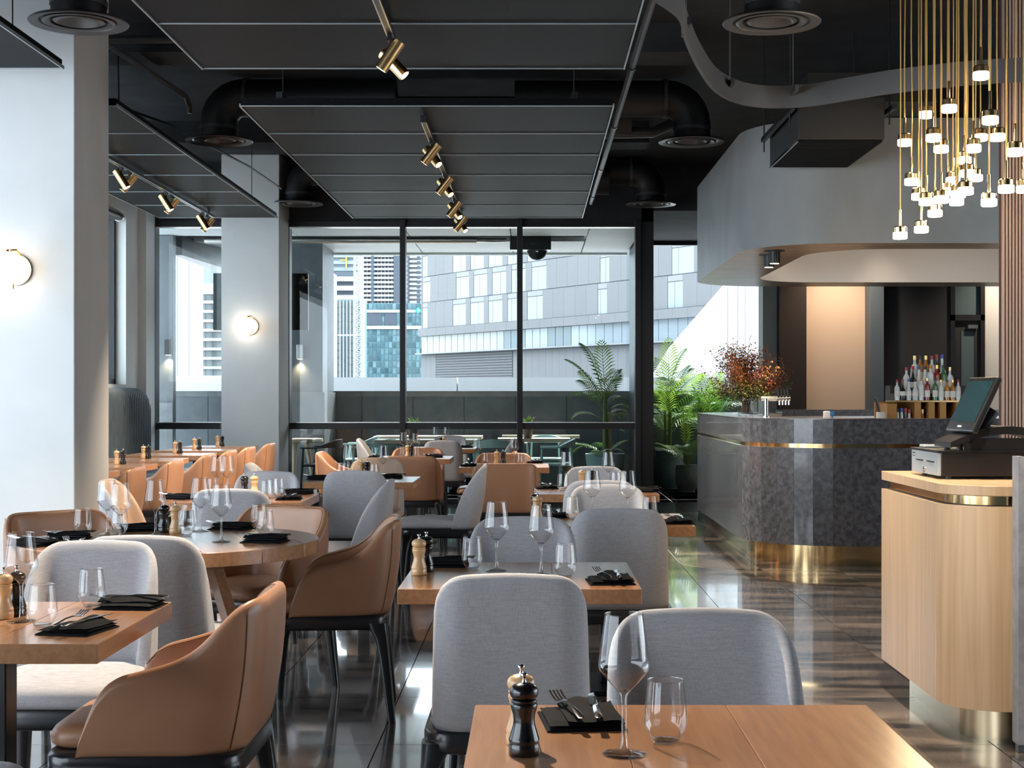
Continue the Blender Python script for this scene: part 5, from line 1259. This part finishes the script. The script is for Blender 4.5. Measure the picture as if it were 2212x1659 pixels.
wlight((648 - CX) * 20.5 / F, 20.55, 1.31 + 95 * 20.5 / F, 'small box wall light shining down on the dark terrace pier')
wlight((364 - CX) * 19.35 / F, 19.4, 1.31 + 105 * 19.35 / F, 'small dark box wall light beside the narrow window', 'black_metal')
# soffit
sf = struct(empty('ceiling_terrace', (0, 0, 3.42)))
def soff(x0, x1, y0, y1): MB().box(x0 + 0.008, x1 - 0.008, y0, y1, 0, 0.06).build('soffit_panel', 'soffit_white', sf, smooth=False)
yS = [WY + 0.3, 19.55, 20.25, 21.85]
xs = [-7.0, -4.9, -3.1, -1.62, -0.28, 0.72, 1.40]
for a, b in zip(xs[:-1], xs[1:]):
    soff(a, b, yS[0], yS[1] if b < 1.3 else yS[2])
    soff(a, b, yS[2] + (0.0 if b < 1.3 else 0.008), yS[3])
MB().box(-7, 1.40, WY + 0.3, 22.0, 0.062, 0.3).build('slab_core', 'frame_black', sf, smooth=False)
MB().box(-7, 1.40, 21.86, 22.0, -0.03, 0.3).build('soffit_edge', 'soffit_white', sf, smooth=False)
bt = empty('awning_roller', (0, 19.9, 3.40), 0, 'long steel awning roller in the dark terrace ceiling slot', 'awning')
MB().cyl((-4.4, 0, 0), (-0.75, 0, 0), 0.045, n=16).build('tube', 'steel_brushed', bt)
MB().cyl((-0.75, 0, 0), (-0.35, 0, 0), 0.03, n=16).build('axle', 'steel', bt)
MB().box(-0.30, 0.25, -0.14, 0.10, -0.14, 0.06).build('motor_box', 'black_metal', bt, smooth=False, bevel=0.01)
spk = empty('outdoor_speaker', (0.05, 20.0, 3.28), 0, 'round black speaker bracket hanging beside the awning motor', 'speaker')
MB().lathe([(0.03, -0.04), (0.13, -0.03), (0.14, 0.0), (0.13, 0.03), (0.03, 0.04)], 24, T=Matrix.Rotation(R(90), 4, 'X')).build('drum', 'black_metal', spk)
spk.location.x = (1160 - CX) * 20 / F
MB().tube([(0, 0, 0.1), (0.02, 0, 0.16), (0, 0, 0.2)], 0.01, 6).build('bracket', 'black_metal', spk)
tv = empty('outdoor_screen', ((564 - CX) * 18.75 / F, 18.75, H + (CY - 652) * 18.75 / F), 0, 'black flat screen hung outside behind the far pillar', 'screen')
MB().box(-0.60, 0.60, -0.03, 0.03, -0.36, 0.36).build('cabinet', 'black_plastic', tv, smooth=False, bevel=0.004)
MB().box(-0.595, 0.595, -0.034, -0.03, -0.352, 0.352).build('panel', 'tv_black', tv, smooth=False)
MB().cyl((0, 0.02, 0.36), (0, 0.02, 3.40 - tv.location.z), 0.02, n=10).build('ceiling_pole', 'black_metal', tv)

def yoke_chair(m_):
    o = empty('terrace_chair', (0, 0, 0), 0, 'x', 'chair')
    rings = []; n = 22
    for i in range(n + 1):
        t = -1 + 2 * i / n; a = t * R(125); x = 0.27 * math.sin(a) if abs(t) < 0.72 else None
        y = -0.24 * math.cos(a); x = 0.27 * math.sin(a)
        hgt = 0.022 + 0.085 * max(0, 1 - (abs(t) / 0.62) ** 2) ; z = 0.655 + 0.055 * max(0, 1 - (abs(t) / 0.7) ** 2)
        if abs(a) > R(90): y = 0.0 + (abs(a) - R(90)) / R(35) * 0.20; x = 0.27 * (1 if a > 0 else -1)
        nrm = Vector((x, y - 0.02)).normalized() if abs(a) <= R(90) else Vector((1 if a > 0 else -1, 0))
        w_ = 0.012 if abs(t) < 0.5 else 0.012 + 0.02 * (abs(t) - 0.5)
        rings.append([(x - nrm.x * w_, y - nrm.y * w_, z - hgt / 2), (x + nrm.x * w_, y + nrm.y * w_, z - hgt / 2), (x + nrm.x * w_, y + nrm.y * w_, z + hgt / 2), (x - nrm.x * w_, y - nrm.y * w_, z + hgt / 2)])
    MB().loft(rings).build('back_rail', m_, o, angle=50, bevel=0.004)
    s = MB(); r_ = []
    for z, k in ((0.42, 0.96), (0.43, 1.0), (0.445, 1.0), (0.452, 0.97)): r_.append([(x * k, y * k, z) for x, y in rrect(-0.24, 0.24, -0.22, 0.22, 0.10, 5)])
    s.loft(r_).build('seat', m_, o, angle=40)
    for sx in (-1, 1):
        MB().tube([(sx * 0.235, 0.22, 0), (sx * 0.235, 0.19, 0.43), (sx * 0.255, 0.17, 0.645)], [0.014, 0.018, 0.014], 10).build('leg', m_, o)
        MB().tube([(sx * 0.215, -0.26, 0), (sx * 0.20, -0.20, 0.43), (sx * 0.19, -0.19, 0.66)], [0.014, 0.018, 0.014], 10).build('leg', m_, o)
    return o
mintc = Proto(yoke_chair('mint_paint')); darkc = Proto(yoke_chair('charcoal_paint'))
GT_ = 'terrace chairs'
mintc.put((0.30, 18.95, 0), R(90), 'mint wooden terrace chair in profile beside the mint planter', GT_)
mintc.put((-0.50, 18.78, 0), R(0), 'mint terrace chair seen from behind through the middle pane', GT_)
mintc.put((-2.36, 20.3, 0), R(90), 'mint terrace chair in front of the dark terrace pier', GT_)
mintc.put((-1.02, 20.3, 0), R(-60), 'mint terrace chair of which a back corner shows beside a grey chair', GT_)
mintc.put((0.18, 20.55, 0), R(180), 'pale mint chair facing the room behind the terrace table', GT_)
mintc.put((-2.0, 19.0, 0), R(60), 'pale mint chair half hidden behind the dark terrace chair', GT_)
darkc.put((-2.66, 18.78, 0), R(80), 'dark grey terrace chair beside the round terrace table', GT_)
def slat_table(x, y, w_, d_, label):
    o = empty('terrace_table', (x, y, 0), 0, label, 'table', 'terrace tables')
    n_ = max(2, int(d_ / 0.12))
    for i in range(n_): MB().box(-w_ / 2, w_ / 2, -d_ / 2 + i * d_ / n_ + 0.003, -d_ / 2 + (i + 1) * d_ / n_ - 0.003, 0.705, 0.75).build('plank', 'terrace_oak', o, smooth=False)
    for sx in (-1, 1):
        for sy in (-1, 1): MB().box(sx * (w_ / 2 - 0.08) - 0.02, sx * (w_ / 2 - 0.08) + 0.02, sy * (d_ / 2 - 0.06) - 0.02, sy * (d_ / 2 - 0.06) + 0.02, 0, 0.705).build('leg', 'charcoal_paint', o, smooth=False)
slat_table(-1.35, 19.05, 1.3, 0.6, 'pale wooden terrace table behind the mullion and distant glasses')
slat_table(-1.45, 20.75, 1.5, 0.6, 'pale wooden terrace table against the dark terrace wall')
slat_table(0.02, 19.6, 0.95, 0.55, 'pale wooden terrace table beside the mint chair in profile')
slat_table(0.12, 21.2, 1.1, 0.5, 'pale wooden terrace table furthest back by the mint planter')
ro = empty('terrace_round_table', (-3.12, 19.5, 0), 0, 'round pale wood terrace table on splayed legs beside the far pillar', 'table')
MB().lathe([(0, 0.70), (0.34, 0.70), (0.36, 0.71), (0.36, 0.745), (0, 0.75)], 40).build('table_top', 'terrace_oak', ro, angle=50)
for k in range(3):
    a = R(120 * k + 35); MB().tube([(0.30 * math.cos(a), 0.30 * math.sin(a), 0), (0.16 * math.cos(a), 0.16 * math.sin(a), 0.70)], [0.025, 0.04], 8).build('leg', 'terrace_oak', ro)
def grass_pot(x, y, z, label):
    o = empty('grass_pot', (x, y, z), 0, label, 'plant', 'small terrace pots')
    MB().lathe([(0, 0), (0.055, 0), (0.075, 0.20), (0.068, 0.20), (0.06, 0.17), (0, 0.17)], 20).build('pot', 'charcoal_paint', o)
    m = MB()
    for i in range(70):
        a = pr_.uniform(0, 6.28); e = pr_.uniform(0.3, 1.3); L = pr_.uniform(0.10, 0.20); d = Vector((math.cos(a) * math.cos(e), math.sin(a) * math.cos(e), math.sin(e)))
        p = Vector((pr_.gauss(0, 0.02), pr_.gauss(0, 0.02), 0.17)); t = d.cross(Vector((0, 0, 1))).normalized() * 0.007; q = p + d * L * 0.6; e2 = p + d * L + Vector((0, 0, -0.05))
        m.add([p - t, p + t, q + t, q - t, e2], [(0, 1, 2, 3), (3, 2, 4)])
    g = m.build('grass', 'palm_young', o, smooth=False); g['kind'] = 'stuff'
grass_pot(-1.53, 19.0, 0.7505, 'small black pot of green grass on the terrace table by the first mullion')
grass_pot(-0.06, 19.55, 0.7505, 'small black pot of green grass on the terrace table by the second mullion')

# white sloping wall outside the alcove
sl_ = MB(); YS = 27.0
def wz(px, py): return ((px - CX) * YS / F, H + (CY - py) * YS / F)
poly = [wz(1400, 832), wz(1452, 748), wz(1572, 610), wz(1640, 535), wz(1760, 400), wz(1760, 880), wz(1400, 880)]
sl_.loft([[(x, YS, z) for x, z in poly], [(x, YS + 0.6, z) for x, z in poly]])
struct(sl_.build('wall_sloping_roof', 'roof_white', smooth=False))
g = MB()
for px in (1572, 1594, 1610): x, z = wz(px, 612 + (1594 - px) * 0.4); g.box(x - 0.006, x + 0.006, YS - 0.004, YS + 0.01, -0.2, z)
g.build('panel_joint', 'facade_spandrel', bpy.data.objects['wall_sloping_roof'], smooth=False)
struct(MB().box(X(1411) - 0.1, 8, 22.0, 22.25, 0, 1.12).build('wall_terrace_low', 'terrace_dark', smooth=False))

# ================================================================ CITY
# grey panelled building whose front runs obliquely
gA = Vector(((911 - CX) * 180 / F, 180.0)); gB = Vector(((1340 - CX) * 145.2 / F, 145.2))
gd = (gB - gA).normalized(); ang = math.atan2(gd.y, gd.x)
gb = empty('office_building', (gA.x, gA.y, 0), ang, 'grey panelled office building with staggered tall windows', 'building')
def gu(px):
    """distance along the front seen at photo column px"""
    k = (px - CX) / F; return (k * gA.y - gA.x) / (gd.x - k * gd.y)
def gz(px, py):
    Y = gA.y + gd.y * gu(px); return H + (CY - py) * Y / F
Zf = [6.6, 9.1, 12.6, 15.7, 18.8, 22.0]
U1 = gu(1352); UE = gu(1600)
MB().box(0, UE, 0.05, 22, -25, 30).build('wall', 'facade_lines', gb, smooth=False)
def gbox(name, u0, u1, z0, z1, d, m_): return MB().box(u0, u1, -d, 0.05, z0, z1).build(name, m_, gb, smooth=False)
wins = [[(913, 924), (979, 1007), (1017, 1046), (1056, 1086), (1097, 1117), (1140, 1173), (1292, 1312), (1443, 1476)],
        [(913, 930), (986, 1014), (1024, 1053), (1064, 1094), (1106, 1136), (1149, 1181), (1297, 1317), (1452, 1500)]]
wc = 0
for fl_ in range(4):
    z0, z1 = Zf[1] + (0 if fl_ == 0 else 0) + fl_ * 3.12 + 0.35, Zf[1] + (fl_ + 1) * 3.12 + 0.35
    ws = wins[fl_ % 2]; edges = []; last = 0.0
    for a, b in ws + [(1602, 1602)]:
        ua, ub = max(0, gu(a)), gu(b)
        # cladding panels between windows
        L = ua - last; k = max(1, round(L / 2.0)) if L > 0.2 else 0
        for i in range(k): gbox('cladding_panel', last + L * i / k + 0.012, last + L * (i + 1) / k - 0.012, z0 + 0.04, z1 - 0.04, 0.06, 'facade_grey')
        if ub > ua + 0.1:
            zs = z1 - 0.62
            gbox('spandrel', ua + 0.04, ub - 0.04, zs + 0.03, z1 - 0.05, 0.04, 'facade_spandrel')
            um = ua + (ub - ua) * (0.45 + 0.15 * ((wc * 7) % 3 - 1))
            for p, q_ in ((ua + 0.04, um - 0.03), (um + 0.03, ub - 0.04)): gbox('window_pane', p, q_, z0 + 0.05, zs - 0.03, 0.02, 'facade_pane')
            wc += 1
        last = ub
for i in range(26): gbox('cladding_panel', i * UE / 26 + 0.012, (i + 1) * UE / 26 - 0.012, 8.5, 9.42, 0.5, 'facade_grey')
for i in range(40):
    u0, u1 = i * UE / 40, (i + 1) * UE / 40
    gbox('band_pane', u0 + 0.05, u1 - 0.05, 6.45, 8.5, 0.02, ('facade_pane_warm' if i < 12 else ('facade_pane_dark' if i in (13, 14, 15, 19, 20, 21, 29) else 'facade_pane')))
gbox('ledge', -0.3, UE, 6.3, 6.45, 0.8, 'facade_spandrel')
lu0, lu1 = gu(943), gu(1108)
for i in range(30): gbox('louvre', lu0, lu1, 6.2 - (i + 1) * 0.30 + 0.05, 6.2 - i * 0.30 - 0.02, 0.10, 'louvre_grey')
for a, b in ((0.0, lu0 - 0.1), (lu1 + 0.1, UE)):
    k = max(1, round((b - a) / 1.3))
    for i in range(k): gbox('base_panel', a + (b - a) * i / k + 0.012, a + (b - a) * (i + 1) / k - 0.012, -6, 6.25, 0.06, 'facade_grey')

# striped residential tower
def tower(px0, px1, py_top, py_bot, Y, bands, label, name, white='tower_white', dark='tower_dark', wn=0, shaft=None):
    x0, x1 = (px0 - CX) * Y / F, (px1 - CX) * Y / F; zt, zb_ = H + (CY - py_top) * Y / F, H + (CY - py_bot) * Y / F
    o = empty(name, (x0, Y, 0), 0, label, 'building')
    MB().box(0, x1 - x0, 0.5, 4, -30, zt).build('wall', dark, o, smooth=False)
    hgt = (zt - zb_) / bands
    for i in range(bands):
        z = zb_ + i * hgt
        MB().box(-0.2, x1 - x0 + 0.2, -0.6, 0.55, z, z + hgt * 0.5).build('balcony_band', white, o, smooth=False)
        if wn:
            m = MB()
            for j in range(wn):
                u = (x1 - x0) * (j + 0.15) / wn; m.box(u, u + (x1 - x0) / wn * 0.28, 0.2, 0.52, z + hgt * 0.5, z + hgt)
            m.build('window_pier', white, o, smooth=False)
    if shaft:
        for a, b in shaft: MB().box((a - CX) * Y / F - x0, (b - CX) * Y / F - x0, -0.9, 0.5, zb_ - 2, zt).build('shaft', dark, o, smooth=False)
    return o
tower(783, 852, 470, 660, 330, 20, 'tall residential tower with white balcony bands and dark gaps', 'residential_tower', wn=9, shaft=[(803, 808), (851, 866)])
tower(880, 912, 470, 665, 360, 20, 'slim white tower with a column of dark windows', 'slim_tower', white='tower_white', dark='tower_white', wn=0)
o = bpy.data.objects['slim_tower']; Yt = 360
for i in range(17):
    z = H + (CY - 655 + i * 10.5) * Yt / F
    MB().box((901 - 880) * Yt / F, (908 - 880) * Yt / F, -0.75, -0.62, z, z + 0.7).build('window', 'tower_dark', o, smooth=False)
MB().box((880 - 880) * Yt / F, (885 - 880) * Yt / F, -0.8, 0.4, 0, 50).build('shaft', 'tower_dark', o, smooth=False)
tower(700, 772, 470, 600, 300, 9, 'blue-grey glass tower under construction behind the crane', 'unfinished_tower', white='tower_glass', dark='tower_glass')
# teal glass office
def curtain(px0, px1, py0, py1, Y, nx, nz, label, name, pane, line, wide=None):
    x0, x1 = (px0 - CX) * Y / F, (px1 - CX) * Y / F; zt, zb_ = H + (CY - py0) * Y / F, H + (CY - py1) * Y / F
    o = empty(name, (x0, Y, 0), 0, label, 'building')
    MB().box(0, x1 - x0, 0.1, 4, -30, zt).build('wall', line, o, smooth=False)
    pw_, ph = (x1 - x0) / nx, (zt - zb_) / nz; p0 = None
    for i in range(nx):
        for j in range(nz):
            if p0 is None: p0 = MB().box(0.06, pw_ - 0.06, 0, 0.12, 0.05, ph - 0.12).build('window_pane', pane, o, smooth=False); c = p0
            else: c = p0.copy(); C.objects.link(c); c.parent = o
            c.location = (pw_ * i, 0, zb_ + ph * j)
    return o
tg = curtain(788, 924, 655, 835, 260, 16, 13, 'teal glass office block with a diamond sign at its corner', 'glass_office', 'teal_pane', 'teal_line')
MB().box(0, 10.8, -0.3, 0.1, 13.0, 13.6).box(0, 10.8, -0.3, 0.1, 15.9, 16.4).build('ledge', 'tower_white', tg, smooth=False)
MB().box(0.3, 3.0, -0.15, 0.1, 13.7, 15.8).box(3.5, 5.5, -0.15, 0.1, 13.7, 15.8).build('top_window', 'tower_dark', tg, smooth=False)
Ts = Matrix.Translation(((904 - 788) * 260 / F, -0.6, H + (CY - 671) * 260 / F)) @ Matrix.Rotation(R(45), 4, 'Y')
MB().box(-0.42, 0.42, 0, 0.2, -0.42, 0.42, T=Ts).build('diamond_sign', 'sign_teal', tg, smooth=False)
MB().box(-0.05, 0.22, -0.05, 0.0, -0.08, 0.16, T=Ts).build('sign_mark', 'white_print', tg, smooth=False)
dg_ = curtain(720, 786, 648, 835, 235, 9, 12, 'grey striped glass facade behind the crane mast', 'striped_office', 'facade_pane_dark', 'teal_line')
for i in range(10): MB().box((i) * 66 * 235 / F / 9 - 0.06, i * 66 * 235 / F / 9 + 0.10, -0.25, 0.1, -2, 16.4).build('fin', 'steel_white', dg_, smooth=False)
ws_ = tower(706, 720, 590, 840, 225, 24, 'narrow white brick stair tower beside the crane', 'stair_tower', dark='apartment_white', white='steel_white')
sb_ = tower(706, 768, 588, 648, 240, 3, 'open concrete floors above the striped facade', 'open_floors', white='steel_white', dark='tower_dark')
# crane mast
Yc = 200; cx0, cw = (765 - CX) * Yc / F, 1.05
cr_ = empty('tower_crane', (cx0, Yc, 0), 0, 'white lattice mast of a tower crane', 'crane')
ml = MB()
for sx in (0, cw):
    for sy in (0, cw): ml.box(sx - 0.09, sx + 0.09, sy - 0.09, sy + 0.09, -8, 24)
ml.build('mast_post', 'steel_white', cr_, smooth=False)
br = MB(); k = 0; z = -4.0
while z < 23:
    a, b = ((0, cw) if k % 2 else (cw, 0)); br.tube([(a, 0, z), (b, 0, z + 0.55)], 0.06, 4); br.tube([(a, cw, z), (b, cw, z + 0.55)], 0.06, 4); br.box(0, cw, -0.04, 0.04, z - 0.05, z + 0.05); z += 0.55; k += 1
br.build('lattice', 'steel_white', cr_, smooth=False)['kind'] = 'stuff'
MB().box(-2.2, cw, -0.1, 0.1, 9.4, 9.6).build('tie_bar', 'steel_white', cr_, smooth=False)
ut = bpy.data.objects['unfinished_tower']; ux = (735 - 700) * 300 / F
MB().box(ux, ux + 1.3, -0.9, -0.65, 28.6, 28.8).box(ux + 1.2, ux + 1.45, -0.9, -0.65, 27.0, 29.2).build('yellow_hoist', 'crane_yellow', ut, smooth=False)
# apartments in the narrow window
Yp = 150
ap = empty('apartment_block', ((376 - CX) * Yp / F, Yp, 0), 0, 'white apartment block with stacked balconies seen through the narrow window', 'building')
x1 = (482 - 376) * Yp / F; zt = H + (CY - 634) * Yp / F
MB().box(0, x1 + 2, 0.4, 14, -20, zt).build('wall', 'apartment_white', ap, smooth=False)
fh = 20.2 * Yp / F
for i in range(11):
    z = zt - (i + 1) * fh
    MB().box(0.2 + 0.6, x1, -0.45, 0.4, z - 0.09, z + 0.20).build('balcony', 'apartment_white', ap, smooth=False)
    for j in range(5):
        u = 0.85 + j * 0.78
        MB().box(u, u + (0.66 if j % 2 else 0.70), 0.30, 0.41, z + 0.22, z + fh - 0.12).build('window_pane', 'apartment_glass', ap, smooth=False)
    MB().box(0.1, 0.5, 0.3, 0.41, z + 0.1, z + fh - 0.15).build('window_pane', 'apartment_glass', ap, smooth=False)
MB().box(0.0, x1, -0.5, 0.4, zt - 0.1, zt + 0.35).build('parapet', 'apartment_white', ap, smooth=False)
MB().box(0.4, x1 - 0.4, 1.0, 6, zt + 0.35, zt + 1.1).build('penthouse', 'apartment_white', ap, smooth=False)
curtain(370, 480, 470, 628, 320, 9, 8, 'pale blue glass tower above the white apartments', 'glass_tower', 'tower_glass', 'facade_pane')
MB_ = struct(MB().box((360 - CX) * 60 / F, (490 - CX) * 60 / F, 60, 62, -10, H + (CY - 812) * 60 / F).build('wall_white_roof', 'parapet_white', smooth=False))
# sloping eave over the narrow window
ev = MB(); ev.loft([[(X(374, 19.9), 19.9, 3.46), (X(374, 19.9), 19.9, 3.20), (X(374, 19.9) + 0.12, 19.9, 3.20), (X(374, 19.9) + 0.12, 19.9, 3.46)], [(X(480, 21.8), 21.8, 3.46), (X(480, 21.8), 21.8, 3.1), (X(480, 21.8) + 0.3, 21.8, 3.1), (X(480, 21.8) + 0.3, 21.8, 3.46)]])
struct(ev.build('trim_2', 'terrace_dark', smooth=False))
# buildings seen through the banquette window, and ground far below
o = empty('neighbour_block', (-30, 20, 0), 0, 'pale blue neighbouring block outside the banquette window', 'building')
MB().box(-8, 0, -14, 115, -20, 30).build('wall', 'tower_glass', o, smooth=False)
for i in range(30): MB().box(0, 0.2, -13 + i * 4.2, -9.2 + i * 4.2, -2, 26).build('window_strip', 'facade_pane', o, smooth=False)
struct(MB().box(-60, 60, 25.2, 130, -3.2, -3.0).build('wall_bounce_plane', 'roof_white', smooth=False))  # unseen pale plane added to bounce daylight onto the terrace soffit
struct(MB().box(-600, 600, 26, 900, -31, -30).build('ground', 'terrace_stone', smooth=False))
for pr in [grey, duo, tan, sq, bq, wine, tumb, millb, millw, nap, fork, knife, mintc, darkc] + BP:
    if not pr.used:
        for c in list(pr.root.children): bpy.data.objects.remove(c)
        bpy.data.objects.remove(pr.root)
